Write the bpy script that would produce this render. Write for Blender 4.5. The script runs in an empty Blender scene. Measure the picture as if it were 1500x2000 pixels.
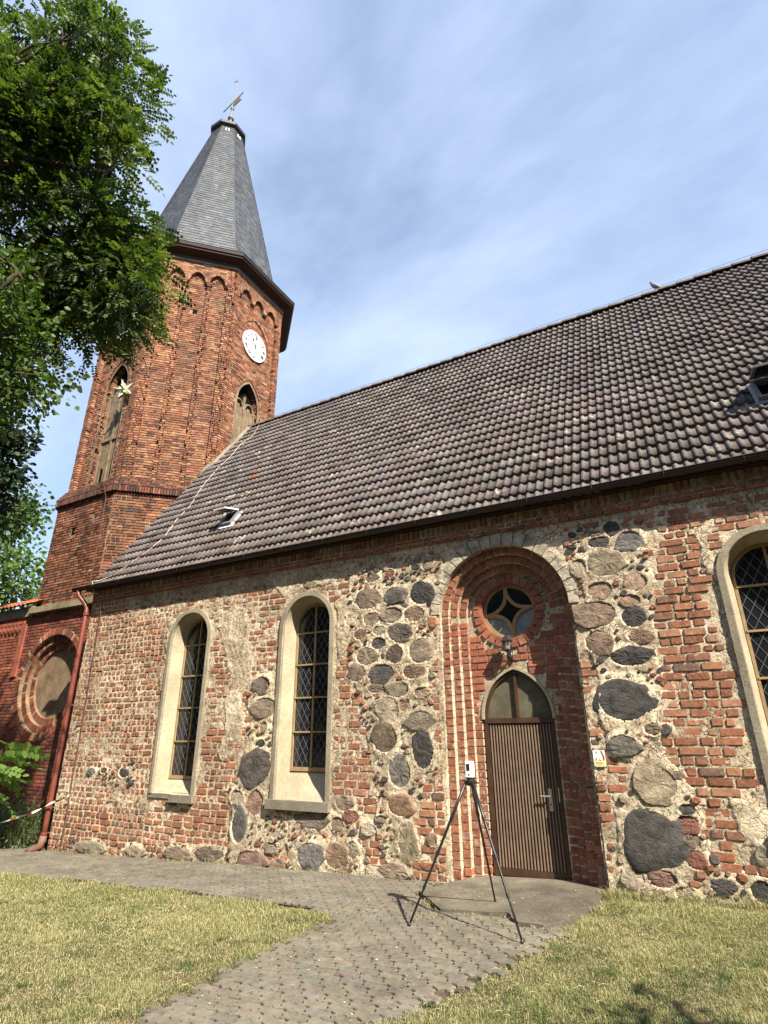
import bpy, bmesh, math, random
import numpy as np
from mathutils import Matrix, Vector

# ------------------------------------------------------------------ camera, sky, sun, exposure
scene = bpy.context.scene
COL = scene.collection
FPX, PITCH, YAW, ROLL = 1079.917, .3783976, .5055694, -.00772199      # focal length in photo pixels (1500 x 2000)
CAM = np.array([0., -7.967, 1.75])
_cy, _sy = math.cos(YAW), math.sin(YAW)
CF = np.array([-_sy*math.cos(PITCH), _cy*math.cos(PITCH), math.sin(PITCH)])
_r = np.array([_cy, _sy, 0.]); _u = np.cross(_r, CF)
CR = math.cos(ROLL)*_r + math.sin(ROLL)*_u
CU = -math.sin(ROLL)*_r + math.cos(ROLL)*_u
cam = bpy.data.cameras.new('camera'); camo = bpy.data.objects.new('camera', cam); COL.objects.link(camo)
m = Matrix.Identity(4)
for i in range(3):
    m[i][0], m[i][1], m[i][2], m[i][3] = CR[i], CU[i], -CF[i], CAM[i]
camo.matrix_world = m
cam.sensor_fit = 'VERTICAL'; cam.sensor_height = 36.; cam.lens = FPX/2000*36.
cam.clip_start = .05; cam.clip_end = 3000
scene.camera = camo

SUN = np.array([.635, -.345, .69]); SUN /= np.linalg.norm(SUN)          # direction towards the sun
EL = math.asin(SUN[2]); AZ = math.atan2(SUN[0], SUN[1])
world = bpy.data.worlds.new('World'); scene.world = world; world.use_nodes = True
nt = world.node_tree; nt.nodes.clear()
def wn(t, **k):
    n = nt.nodes.new(t)
    for a, b in k.items(): setattr(n, a, b)
    return n
sky = wn('ShaderNodeTexSky', sky_type='NISHITA'); sky.sun_disc = False
sky.sun_elevation = EL; sky.sun_rotation = AZ; sky.air_density = 1.0; sky.dust_density = .9; sky.ozone_density = 2.0
tc = wn('ShaderNodeTexCoord'); mp = wn('ShaderNodeMapping'); mp.inputs['Scale'].default_value = (.8, 1.9, 2.2); mp.inputs['Rotation'].default_value = (.3, .2, .5)
n1 = wn('ShaderNodeTexNoise'); n1.inputs['Scale'].default_value = 1.15; n1.inputs['Detail'].default_value = 6; n1.inputs['Roughness'].default_value = .58; n1.inputs['Distortion'].default_value = .35
cr = wn('ShaderNodeValToRGB'); cr.color_ramp.elements[0].position = .30; cr.color_ramp.elements[0].color = (.16,)*3+(1,); cr.color_ramp.elements[1].position = .76; cr.color_ramp.elements[1].color = (1.,)*3+(1,)
mx = wn('ShaderNodeMixRGB'); mx.inputs['Color2'].default_value = (3.6, 4.35, 5.75, 1)     # thin high cloud
bg = wn('ShaderNodeBackground'); bg.inputs['Strength'].default_value = .088
out = wn('ShaderNodeOutputWorld')
L = nt.links.new
L(tc.outputs['Generated'], mp.inputs['Vector']); L(mp.outputs[0], n1.inputs['Vector']); L(n1.outputs[0], cr.inputs[0])
L(cr.outputs[0], mx.inputs['Fac']); L(sky.outputs[0], mx.inputs['Color1']); L(mx.outputs[0], bg.inputs['Color']); L(bg.outputs[0], out.inputs[0])
sun = bpy.data.lights.new('sun', 'SUN'); sun.energy = 5.0; sun.angle = math.radians(.5); sun.color = (1., .905, .765)
suno = bpy.data.objects.new('sun', sun); COL.objects.link(suno); suno.location = (20, -20, 40)
suno.rotation_euler = Vector(SUN).to_track_quat('Z', 'Y').to_euler()
scene.view_settings.view_transform = 'Standard'; scene.view_settings.look = 'None'
scene.view_settings.exposure = 1.42; scene.view_settings.gamma = 1.0; scene.view_settings.use_curve_mapping = False
scene.render.engine = 'CYCLES'; scene.cycles.use_denoising = True; scene.cycles.max_bounces = 6
scene.cycles.transparent_max_bounces = 8

# ------------------------------------------------------------------ pixel -> place (photo pixels, 1500 x 2000)
def ray(px, py): return CF + CR*(px-750)/FPX + CU*(1000-py)/FPX
def at_y(px, py, y=0.):
    d = ray(px, py); return CAM + d*((y-CAM[1])/d[1])
def at_t(px, py, t): return CAM + ray(px, py)*t
GX = [-60, -14, -12, -6.8, -4.05, -1.43, .14, 3, 60]; GZ = [-1.2, -.48, -.42, -.21, -.14, -.02, .04, .1, .6]
def gz(x): return np.interp(x, GX, GZ)
def at_g(px, py, lift=0.):
    z = 0.; d = ray(px, py)
    for _ in range(25):
        p = CAM + d*((z-CAM[2])/d[2]); z = float(gz(p[0]))+lift
    return p

# ------------------------------------------------------------------ helpers
RS = np.random.RandomState
def vnoise(x, y, seed=0):
    x = np.asarray(x, float); y = np.asarray(y, float)
    g = RS(seed).rand(64, 64); xi = np.floor(x).astype(int); yi = np.floor(y).astype(int)
    fx = x-xi; fy = y-yi; fx = fx*fx*(3-2*fx); fy = fy*fy*(3-2*fy)
    a = g[xi % 64, yi % 64]; b = g[(xi+1) % 64, yi % 64]; c = g[xi % 64, (yi+1) % 64]; d = g[(xi+1) % 64, (yi+1) % 64]
    return (a*(1-fx)+b*fx)*(1-fy)+(c*(1-fx)+d*fx)*fy
def fbm(x, y, seed=0, oct=4):
    s = 0.; a = .5; t = 0.
    for o in range(oct):
        s = s+a*vnoise(np.asarray(x)*2**o+o*7.3, np.asarray(y)*2**o+o*3.1, seed+o); t += a; a *= .5
    return s/t
def inpoly(x, y, poly):
    x = np.asarray(x, float); y = np.asarray(y, float); r = np.zeros(x.shape, bool); n = len(poly); j = n-1
    for i in range(n):
        xi, yi = poly[i][0], poly[i][1]; xj, yj = poly[j][0], poly[j][1]
        c = ((yi > y) != (yj > y)) & (x < (xj-xi)*(y-yi)/((yj-yi) or 1e-9)+xi); r ^= c; j = i
    return r

class MB:
    """collects faces, builds ONE mesh object"""
    def __init__(s): s.v = []; s.n = 0; s.f = []; s.c = []
    def add(s, v, f, col=(1, 1, 1, 1)):
        v = np.asarray(v, float).reshape(-1, 3)
        fs = f if isinstance(f, list) and len(f) and isinstance(f[0], np.ndarray) else None
        if fs is None:
            byk = {}
            for q in f: byk.setdefault(len(q), []).append(q)
            fs = [np.array(q) for q in byk.values()]
        col = np.asarray(col, float)
        for q in fs:
            s.f.append(q+s.n)
            s.c.append(np.broadcast_to(col if col.shape[-1] == 4 else np.append(col, 1.), (len(q), 4)) if col.ndim == 1 else col)
        s.v.append(v); s.n += len(v); return s
    def box(s, a, b, col=(1, 1, 1, 1)):
        (x0, y0, z0), (x1, y1, z1) = a, b
        return s.add([(x0, y0, z0), (x1, y0, z0), (x1, y1, z0), (x0, y1, z0), (x0, y0, z1), (x1, y0, z1), (x1, y1, z1), (x0, y1, z1)],
              [(0, 3, 2, 1), (4, 5, 6, 7), (0, 1, 5, 4), (1, 2, 6, 5), (2, 3, 7, 6), (3, 0, 4, 7)], col)
    def obox(s, c, ax, ay, az, col=(1, 1, 1, 1)):
        c = np.array(c, float); ax, ay, az = (np.array(q, float) for q in (ax, ay, az))
        v = [c+i*ax+j*ay+k*az for k in (-1, 1) for j in (-1, 1) for i in (-1, 1)]
        return s.add(v, [(0, 2, 3, 1), (4, 5, 7, 6), (0, 1, 5, 4), (1, 3, 7, 5), (3, 2, 6, 7), (2, 0, 4, 6)], col)
    def tube(s, pts, rad, n=8, col=(1, 1, 1, 1), cap=True):
        pts = np.asarray(pts, float); m = len(pts); rad = np.broadcast_to(rad, (m,))
        tg = np.gradient(pts, axis=0); tg /= np.linalg.norm(tg, axis=1)[:, None]+1e-12
        up = np.array([0, 0, 1.]) if abs(tg[0][2]) < .9 else np.array([1., 0, 0]); V = []
        for i in range(m):
            a = np.cross(tg[i], up); a /= np.linalg.norm(a)+1e-12; b = np.cross(a, tg[i]); up = b
            for k in range(n):
                t = 2*math.pi*k/n; V.append(pts[i]+rad[i]*(math.cos(t)*a+math.sin(t)*b))
        F = [(i*n+k, (i+1)*n+k, (i+1)*n+(k+1) % n, i*n+(k+1) % n) for i in range(m-1) for k in range(n)]
        if cap: F += [tuple(range(n)), tuple(range(m*n-1, m*n-n-1, -1))]
        return s.add(V, F, col)
    def lathe(s, c, prof, n=16, col=(1, 1, 1, 1), rot=0.):
        V = [(c[0]+r*math.cos(rot+2*math.pi*k/n), c[1]+r*math.sin(rot+2*math.pi*k/n), c[2]+z) for r, z in prof for k in range(n)]
        F = [(i*n+k, i*n+(k+1) % n, (i+1)*n+(k+1) % n, (i+1)*n+k) for i in range(len(prof)-1) for k in range(n)]
        F += [tuple(range(n-1, -1, -1)), tuple(range((len(prof)-1)*n, len(prof)*n))]
        return s.add(V, F, col)
    def prism(s, poly, d, col=(1, 1, 1, 1)):
        """closed 3-D outline extruded by the vector d (outline counter-clockwise seen against d gives outward normals)"""
        p = np.asarray(poly, float); n = len(p); d = np.asarray(d, float)
        F = [tuple(range(n-1, -1, -1)), tuple(range(n, 2*n))]+[(i, (i+1) % n, n+(i+1) % n, n+i) for i in range(n)]
        return s.add(np.vstack([p, p+d]), F, col)
    def mesh(s, name, mats, smooth=False):
        me = bpy.data.meshes.new(name); V = np.vstack(s.v)
        me.vertices.add(len(V)); me.vertices.foreach_set('co', V.astype(np.float32).ravel())
        li = np.concatenate([q.ravel() for q in s.f]); tot = np.concatenate([np.full(len(q), q.shape[1]) for q in s.f])
        me.loops.add(len(li)); me.loops.foreach_set('vertex_index', li.astype(np.int32))
        st = np.concatenate([[0], np.cumsum(tot)[:-1]])
        me.polygons.add(len(tot)); me.polygons.foreach_set('loop_start', st.astype(np.int32))
        a = me.attributes.new('col', 'FLOAT_COLOR', 'FACE'); a.data.foreach_set('color', np.vstack(s.c).astype(np.float32).ravel())
        if smooth: me.polygons.foreach_set('use_smooth', np.ones(len(tot), bool))
        else: me.polygons.foreach_set('use_smooth', np.zeros(len(tot), bool))
        me.update(calc_edges=True); me.materials.append(mats)
        return me
    def build(s, name, mat, parent=None, smooth=False, **props):
        return link(name, s.mesh(name, mat, smooth), parent, **props)

def link(name, me, parent=None, **props):
    o = bpy.data.objects.new(name, me); COL.objects.link(o)
    if parent is not None:
        o.parent = parent
        if '_w' in parent.keys(): o.matrix_parent_inverse = Matrix.Translation([-q for q in parent['_w']])
    for k, v in props.items(): o[k] = v
    return o
ROOTS = []
def thing(name, label, cat, loc=(0, 0, 0), group=None):
    o = bpy.data.objects.new(name, None); COL.objects.link(o); o.location = loc; o['_w'] = [float(q) for q in loc]
    o.empty_display_size = .2; o['label'] = label; o['category'] = cat
    if group: o['group'] = group
    ROOTS.append(o); return o
def setloc(o, parent, M):
    """place a piece with world matrix M under a part whose own mesh is in world coordinates"""
    o.parent = parent; o.matrix_basis = M

# ------------------------------------------------------------------ materials
def mat(name, rough=.8, spec=.3, metal=0.):
    m = bpy.data.materials.new(name); m.use_nodes = True; b = m.node_tree.nodes['Principled BSDF']
    b.inputs['Roughness'].default_value = rough; b.inputs['Metallic'].default_value = metal; b.inputs['Specular IOR Level'].default_value = spec
    return m, m.node_tree, b
def nd(t, typ, **k):
    n = t.nodes.new(typ)
    for a, b in k.items():
        if hasattr(n, a): setattr(n, a, b)
        else: n.inputs[a].default_value = b
    return n
def noise(t, scale, detail=4, rough=.55, vec=None, dist=0.):
    n = nd(t, 'ShaderNodeTexNoise'); n.inputs['Scale'].default_value = scale; n.inputs['Detail'].default_value = detail
    n.inputs['Roughness'].default_value = rough; n.inputs['Distortion'].default_value = dist
    if vec: t.links.new(vec, n.inputs['Vector'])
    return n.outputs[0]
def pos(t): return nd(t, 'ShaderNodeNewGeometry').outputs['Position']
def ramp(t, fac, stops):
    r = nd(t, 'ShaderNodeValToRGB'); e = r.color_ramp.elements
    while len(e) < len(stops): e.new(.5)
    for q, (p, c) in zip(e, stops): q.position = p; q.color = (c if len(c) == 4 else tuple(c)+(1,)) if hasattr(c, '__len__') else (c, c, c, 1)
    t.links.new(fac, r.inputs[0]); return r.outputs[0]
def mix(t, a, b, fac, mode='MIX'):
    n = nd(t, 'ShaderNodeMixRGB', blend_type=mode)
    for k, q in (('Fac', fac), ('Color1', a), ('Color2', b)):
        if hasattr(q, 'is_linked') or hasattr(q, 'links'): t.links.new(q, n.inputs[k])
        else: n.inputs[k].default_value = q if k == 'Fac' else (tuple(q)+(1,) if len(q) == 3 else q)
    return n.outputs[0]
def math_(t, op, a, b=0.):
    n = nd(t, 'ShaderNodeMath', operation=op)
    for i, q in enumerate((a, b)):
        if hasattr(q, 'links'): t.links.new(q, n.inputs[i])
        else: n.inputs[i].default_value = q
    return n.outputs[0]
def attr(t): 
    n = nd(t, 'ShaderNodeAttribute'); n.attribute_name = 'col'; return n
def bump(t, b, h, strength=.5, dist=.02):
    n = nd(t, 'ShaderNodeBump'); n.inputs['Strength'].default_value = strength; n.inputs['Distance'].default_value = dist
    t.links.new(h, n.inputs['Height']); t.links.new(n.outputs[0], b.inputs['Normal'])
def plain(name, c, rough=.6, spec=.3, metal=0., var=.12, scale=9., bmp=0., bd=.01):
    m, t, b = mat(name, rough, spec, metal); p = pos(t)
    n = noise(t, scale, 5, .6, p)
    c2 = tuple(max(0, q*(1-var)) for q in c); c3 = tuple(min(1, q*(1+var)) for q in c)
    t.links.new(ramp(t, n, [(.3, c2), (.7, c3)]), b.inputs['Base Color'])
    if bmp: bump(t, b, noise(t, scale*6, 4, .6, p), bmp, bd)
    return m
def pieces(name, rough=.85, spec=.2, lime=(.56, .475, .35), dirt=(.06, .05, .045), nscale=14., bmp=.6, limeamt=1., dirtamt=.5, bd=.012, dust=None):
    """colour from the piece's own 'col'; alpha is how much old lime sticks to it"""
    m, t, b = mat(name, rough, spec); a = attr(t); p = pos(t)
    v = noise(t, nscale, 5, .65, p); w = noise(t, nscale*.22, 4, .6, p); fine = noise(t, nscale*7, 3, .6, p)
    c = mix(t, a.outputs['Color'], ramp(t, v, [(.25, .55), (.75, 1.35)]), 1., 'MULTIPLY')
    vs = nd(t, 'ShaderNodeMapping'); vs.inputs['Scale'].default_value = (1.6, 1.6, .35); t.links.new(p, vs.inputs[0])   # broad weathering and run-off streaks
    c = mix(t, c, ramp(t, noise(t, 1., 5, .65, vs.outputs[0], .4), [(.32, .68), (.52, 1.), (.72, 1.16)]), 1., 'MULTIPLY')
    if dust: c = mix(t, c, dust, math_(t, 'MULTIPLY', ramp(t, noise(t, nscale*3.2, 5, .75, p), [(.42, 0.), (.66, 1.)]), .55))
    c = mix(t, c, dirt, math_(t, 'MULTIPLY', ramp(t, w, [(.5, 0.), (.75, 1.)]), dirtamt))
    lf = math_(t, 'ADD', math_(t, 'MULTIPLY', v, .55), math_(t, 'MULTIPLY', w, .45))
    lf = math_(t, 'ADD', lf, math_(t, 'MULTIPLY', a.outputs['Alpha'], .5*limeamt))
    c = mix(t, c, lime, ramp(t, lf, [(.72, 0.), (.86, 1.)]))
    t.links.new(c, b.inputs['Base Color'])
    bump(t, b, math_(t, 'ADD', v, math_(t, 'MULTIPLY', fine, .5)), bmp, bd)
    return m

M = {}
M['brick'] = pieces('nave brick', dust=(.37, .205, .125), bmp=.8)
M['tbrick'] = pieces('tower brick', lime=(.27, .2, .135), nscale=6., bmp=.35, dirtamt=.55)
M['stone'] = pieces('field stone', rough=.8, nscale=7., bmp=1., dirtamt=.3, lime=(.42, .36, .28), bd=.035)
t = M['stone'].node_tree; b = t.nodes['Principled BSDF']; p = pos(t); vm = nd(t, 'ShaderNodeMapping'); vm.inputs['Scale'].default_value = (5., 6., 7.5); vm.inputs['Rotation'].default_value = (.2, .5, .3); t.links.new(p, vm.inputs[0])
st_n = noise(t, 1.1, 8, .72, vm.outputs[0], .5); sp_n = noise(t, 160., 2, .5, p)
old = b.inputs['Base Color'].links[0].from_socket
c = mix(t, old, ramp(t, st_n, [(.34, .45), (.46, .95), (.62, 1.3)]), 1., 'MULTIPLY'); c = mix(t, c, ramp(t, sp_n, [(.35, .7), (.7, 1.35)]), 1., 'MULTIPLY'); t.links.new(c, b.inputs['Base Color'])
bump(t, b, math_(t, 'ADD', st_n, math_(t, 'MULTIPLY', noise(t, 30., 4, .7, p), .3)), .8, .05)
M['tile'] = pieces('concrete roof tile', rough=.7, nscale=9., bmp=.35, lime=(.4, .37, .3), dirt=(.025, .022, .016), limeamt=.8, dirtamt=.55)
M['redtile'] = pieces('red clay tile', rough=.7, nscale=6., bmp=.3)
M['slate'] = pieces('slate', rough=.5, spec=.45, nscale=5., bmp=.3, limeamt=.1, dirtamt=.3)
M['paver'] = pieces('paver', rough=.9, nscale=12., bmp=.7, lime=(.24, .21, .155), dirt=(.06, .054, .042), dirtamt=.5, dust=(.19, .17, .13))

def mortar(name, stops, scale=3., bmp=.9, bd=.02, brickdust=.35, cracks=0.):
    m, t, b = mat(name, .95, .1); p = pos(t)
    n = noise(t, scale, 7, .68, p); c = ramp(t, n, stops)
    if cracks: c = mix(t, c, ramp(t, noise(t, .8, 5, .62, p, .4), [(.34, tuple(1-(1-q)*cracks for q in (.58, .57, .56))), (.62, (1.04, 1.03, 1.0))]), 1., 'MULTIPLY')
    r = noise(t, scale*1.9, 5, .6, p, .5)
    c = mix(t, c, (.30, .13, .075), math_(t, 'MULTIPLY', ramp(t, r, [(.55, 0.), (.68, 1.)]), brickdust))
    g = noise(t, 42., 4, .7, p)
    c = mix(t, c, ramp(t, g, [(.3, .72), (.68, 1.18)]), 1., 'MULTIPLY')
    h = math_(t, 'ADD', n, math_(t, 'MULTIPLY', g, .6))
    if cracks:                                             # fine open cracks and pits in the old lime
        wv = nd(t, 'ShaderNodeVectorMath', operation='ADD'); ns = nd(t, 'ShaderNodeTexNoise'); ns.inputs['Scale'].default_value = 7.; ns.inputs['Detail'].default_value = 4.
        t.links.new(p, ns.inputs['Vector']); sc = nd(t, 'ShaderNodeVectorMath', operation='SCALE'); sc.inputs['Scale'].default_value = .22; t.links.new(ns.outputs['Color'], sc.inputs[0]); t.links.new(p, wv.inputs[0]); t.links.new(sc.outputs[0], wv.inputs[1])
        vo = nd(t, 'ShaderNodeTexVoronoi', feature='DISTANCE_TO_EDGE'); vo.inputs['Scale'].default_value = 8.; t.links.new(wv.outputs[0], vo.inputs['Vector'])
        ck = ramp(t, vo.outputs['Distance'], [(.0, 0.), (.05, 1.)]); gate = ramp(t, noise(t, 2.3, 4, .6, p), [(.42, 1.), (.58, 0.)]); ck = mix(t, ck, (1, 1, 1), gate)
        pit = ramp(t, noise(t, 24., 5, .75, p), [(.34, 0.), (.43, 1.)])
        cv = mix(t, ck, pit, 1., 'MULTIPLY'); c = mix(t, (.10, .075, .05), c, math_(t, 'ADD', math_(t, 'MULTIPLY', cv, .6*cracks), 1-.6*cracks)); h = math_(t, 'ADD', h, math_(t, 'MULTIPLY', cv, 1.2*cracks))
    t.links.new(c, b.inputs['Base Color'])
    bump(t, b, h, bmp, bd)
    return m
M['mortar'] = mortar('lime mortar', [(.28, (.30, .245, .165)), (.42, (.50, .42, .295)), (.58, (.66, .57, .425)), (.75, (.74, .665, .525))], cracks=1.)
M['tmortar'] = mortar('tower mortar', [(.3, (.09, .06, .04)), (.6, (.24, .175, .11)), (.8, (.32, .24, .165))], 2., .5)
M['plaster'] = mortar('window plaster', [(.3, (.31, .265, .185)), (.55, (.39, .34, .245)), (.8, (.45, .40, .305))], 2.2, .25, .008, .04, .45)
M['greyplaster'] = mortar('grey cement', [(.3, (.13, .115, .09)), (.55, (.21, .185, .145)), (.8, (.28, .25, .2))], 3., .4, .01, .03)
M['mossy'] = mortar('mossy cement coping', [(.3, (.10, .09, .05)), (.5, (.22, .19, .12)), (.8, (.34, .31, .24))], 2.2, .5, .012, 0.)
M['surround'] = mortar('window surround cement', [(.3, (.22, .195, .145)), (.55, (.30, .265, .20)), (.8, (.37, .33, .255))], 3., .4, .01, .03, .6)
M['nicheplaster'] = mortar('brown niche plaster', [(.3, (.10, .075, .048)), (.55, (.15, .115, .075)), (.8, (.2, .155, .105))], 2., .4, .01, 0.)
M['slab'] = mortar('concrete slab', cracks=1., stops=[(.3, (.105, .094, .074)), (.55, (.165, .148, .118)), (.8, (.22, .2, .16))], scale=2.5, bmp=.5, bd=.01, brickdust=0.)
M['soil'] = mortar('soil', [(.3, (.05, .038, .025)), (.55, (.09, .07, .044)), (.8, (.14, .112, .07))], 2.5, .8, .02, 0.)
M['gutter'] = plain('dark brown gutter', (.025, .017, .013), .45, .4)
M['pipe'] = plain('red brown downpipe', (.15, .040, .026), .4, .5, 0., .15)
M['clay'] = plain('clay pipe', (.17, .09, .06), .7)
M['wood'] = plain('brown door wood', (.055, .027, .015), .5, .4, 0., .3, 6.)
M['batten'] = plain('light batten wood', (.19, .135, .095), .6, .3, 0., .2, 9.)
M['ochre'] = plain('ochre window wood', (.29, .205, .105), .65, .3, 0., .2, 10.)
M['oldwood'] = plain('weathered wood', (.17, .125, .08), .8, .2, 0., .4, 5., .3)
M['steel'] = plain('brushed steel', (.6, .59, .56), .35, .5, .9)
M['lead'] = plain('lead came', (.15, .155, .16), .5, .5, .3)
M['iron'] = plain('dark iron', (.02, .02, .021), .4, .5)
M['rust'] = plain('brown conductor', (.10, .05, .035), .6)
M['wire'] = plain('pale conductor wire', (.5, .42, .33), .5, .4, .2)
M['white'] = plain('white enamel', (.8, .8, .79), .35, .5, 0., .03)
M['black'] = plain('black paint', (.012, .012, .013), .4, .5)
M['zinc'] = plain('grey zinc', (.34, .36, .38), .4, .5, .6)
M['brownpaint'] = plain('dark red brown boards', (.03, .013, .010), .6, .3)
M['poleiron'] = plain('grey painted iron', (.16, .16, .165), .5, .4)
M['hole'] = plain('deep dark', (.006, .005, .005), .9, .05)
M['interior'] = plain('unlit church interior', (.03, .026, .022), .95, .05)
m, t, b = mat('window glass', .06, .5); b.inputs['Base Color'].default_value = (.012, .014, .017, 1); M['glass'] = m
bump(t, b, noise(t, 6., 3, .5, pos(t)), .06, .02)
m, t, b = mat('dusty glass', .22, .5); M['dustglass'] = m
t.links.new(ramp(t, noise(t, 5., 5, .6, pos(t)), [(.3, (.075, .07, .045)), (.7, (.14, .13, .09))]), b.inputs['Base Color'])
m, t, b = mat('pale dusty glass', .25, .5); M['paleglass'] = m
t.links.new(ramp(t, noise(t, 5., 5, .6, pos(t)), [(.3, (.10, .115, .125)), (.7, (.24, .26, .27))]), b.inputs['Base Color'])
m, t, b = mat('clear lamp glass', .05, .5); b.inputs['Base Color'].default_value = (.75, .75, .75, 1); b.inputs['Transmission Weight'].default_value = .9; M['lampglass'] = m
def leafmat(name, trans=.35, rough=.5):
    m, t, b = mat(name, rough, .3); a = attr(t); t.links.new(a.outputs['Color'], b.inputs['Base Color'])
    tr = nd(t, 'ShaderNodeBsdfTranslucent'); br = mix(t, a.outputs['Color'], (1.3, 1.5, .5, 1), 1., 'MULTIPLY'); t.links.new(br, tr.inputs['Color'])
    ms = nd(t, 'ShaderNodeMixShader'); ms.inputs[0].default_value = trans
    t.links.new(b.outputs[0], ms.inputs[1]); t.links.new(tr.outputs[0], ms.inputs[2]); t.links.new(ms.outputs[0], t.nodes['Material Output'].inputs[0])
    return m
M['leaf'] = leafmat('leaves'); M['grass'] = leafmat('grass blades', .25, .6); M['needle'] = leafmat('needles', .1, .6)
m, t, b = mat('bark', .9, .1); p = pos(t); M['bark'] = m
t.links.new(ramp(t, noise(t, 8., 6, .7, p, .6), [(.3, (.03, .024, .018)), (.7, (.10, .08, .06))]), b.inputs['Base Color']); bump(t, b, noise(t, 14., 5, .7, p, 1.), .8, .03)
m, t, b = mat('plain piece colour', .5, .4); t.links.new(attr(t).outputs['Color'], b.inputs['Base Color']); M['col'] = m
# ------------------------------------------------------------------ pieces: bricks laid in a plane
XA = np.array([1., 0, 0]); ZA = np.array([0, 0, 1.]); YN = np.array([0, -1., 0])
def lay(u0, u1, v0, v1, course, lens, seed, gap=.018, jit=.12, vj=.0):
    rng = RS(seed); U = []; Vv = []; W = []; H = []
    n = int((v1-v0)/course)
    for i in range(n):
        u = u0-rng.rand()*.2; vc = v0+(i+.5)*course
        while u < u1:
            l = lens[rng.randint(len(lens))]*(1+jit*(rng.rand()-.5))
            a, b = max(u, u0), min(u+l, u1)
            if b-a > .05: U.append((a+b)/2); Vv.append(vc+vj*(rng.rand()-.5)); W.append((b-a-gap)/2); H.append((course-gap)/2)
            u += l
    return np.array(U), np.array(Vv), np.array(W), np.array(H)
BQ = np.array([[4, 5, 6, 7], [0, 1, 5, 4], [1, 2, 6, 5], [2, 3, 7, 6], [3, 0, 4, 7]])
def brick_geo(mb, O, U, V, N, u, v, hw, hh, d0, d1, col, seed, inset=.006, jit=.004):
    rng = RS(seed); n = len(u)
    if not n: return
    su = np.array([-1, 1, 1, -1]); sv = np.array([-1, -1, 1, 1])
    j = lambda: (rng.rand(n, 4)-.5)*2*jit
    d0 = np.broadcast_to(d0, (n,)); d1 = np.broadcast_to(d1, (n,))
    uu = np.concatenate([u[:, None]+su*hw[:, None], u[:, None]+su*(hw-inset)[:, None]+j()], 1)
    vv = np.concatenate([v[:, None]+sv*hh[:, None], v[:, None]+sv*(hh-inset)[:, None]+j()], 1)
    dd = np.concatenate([np.repeat(d0[:, None], 4, 1), d1[:, None]+j()*.6], 1)
    P = np.asarray(O)+uu[..., None]*U+vv[..., None]*V+dd[..., None]*N
    F = (np.arange(n)[:, None, None]*8+BQ[None]).reshape(-1, 4)
    mb.add(P.reshape(-1, 3), [F], np.repeat(np.broadcast_to(col, (n, 4)), 5, 0))
def palette(n, seed, cols, wts, lime=0., var=.18):
    rng = RS(seed); c = np.array(cols)[rng.choice(len(cols), n, p=np.array(wts)/sum(wts))]
    c = c*(1+var*(rng.rand(n, 1)*2-1))*(1+.06*(rng.rand(n, 3)*2-1))
    return np.concatenate([c, np.broadcast_to(np.asarray(lime, float).reshape(-1, 1), (n, 1))], 1)
def pix_size(u, v, O, U, V, hw, hh):
    P = np.asarray(O)+u[:, None]*U+v[:, None]*V-CAM; w = P@CF
    px = 750+FPX*(P@CR)/w; py = 1000-FPX*(P@CU)/w
    return px, py, hw*hh/w**2
def variants(name, material, k, seed, cols, wts, lime=.1, inset=.06, jit=.05, side=None):
    out = []; c = palette(k, seed, cols, wts, lime)
    for i in range(k):
        mb = MB(); brick_geo(mb, (0, 0, 0), np.array([1., 0, 0]), np.array([0, 1., 0]), np.array([0, 0, 1.]), np.zeros(1), np.zeros(1), np.ones(1), np.ones(1), np.zeros(1), np.ones(1), c[i], seed+i, inset, jit)
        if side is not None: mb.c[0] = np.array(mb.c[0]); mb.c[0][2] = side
        out.append(mb.mesh(name, material))
    return out
def single(name, me, parent, O, U, V, N, u, v, hw, hh, d0, d1, **props):
    o = bpy.data.objects.new(name, me); COL.objects.link(o)
    p = np.asarray(O)+u*U+v*V+d0*N; Mx = Matrix.Identity(4)
    for i in range(3): Mx[i][0], Mx[i][1], Mx[i][2], Mx[i][3] = U[i]*hw, V[i]*hh, N[i]*(d1-d0), p[i]
    setloc(o, parent, Mx)
    for k, q in props.items(): o[k] = q
    return o
def sweep(mb, prof, cx, zs, z0, n=28, col=(1, 1, 1, 1), close=False):
    """profile of (r, y) carried up the left jamb, round a half circle, down the right jamb"""
    st = [('L', z0), ('L', zs*.5+z0*.5)]+[('A', math.pi-math.pi*k/n) for k in range(n+1)]+[('R', zs*.5+z0*.5), ('R', z0)]
    V = []
    for k, q in st:
        for r, y in prof:
            V.append((cx-r, y, q) if k == 'L' else (cx+r, y, q) if k == 'R' else (cx+r*math.cos(q), y, zs+r*math.sin(q)))
    m = len(prof); kk = m if close else m-1
    F = [(i*m+j, (i+1)*m+j, (i+1)*m+(j+1) % m, i*m+(j+1) % m) for i in range(len(st)-1) for j in range(kk)]
    mb.add(V, F, col); return mb

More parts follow.
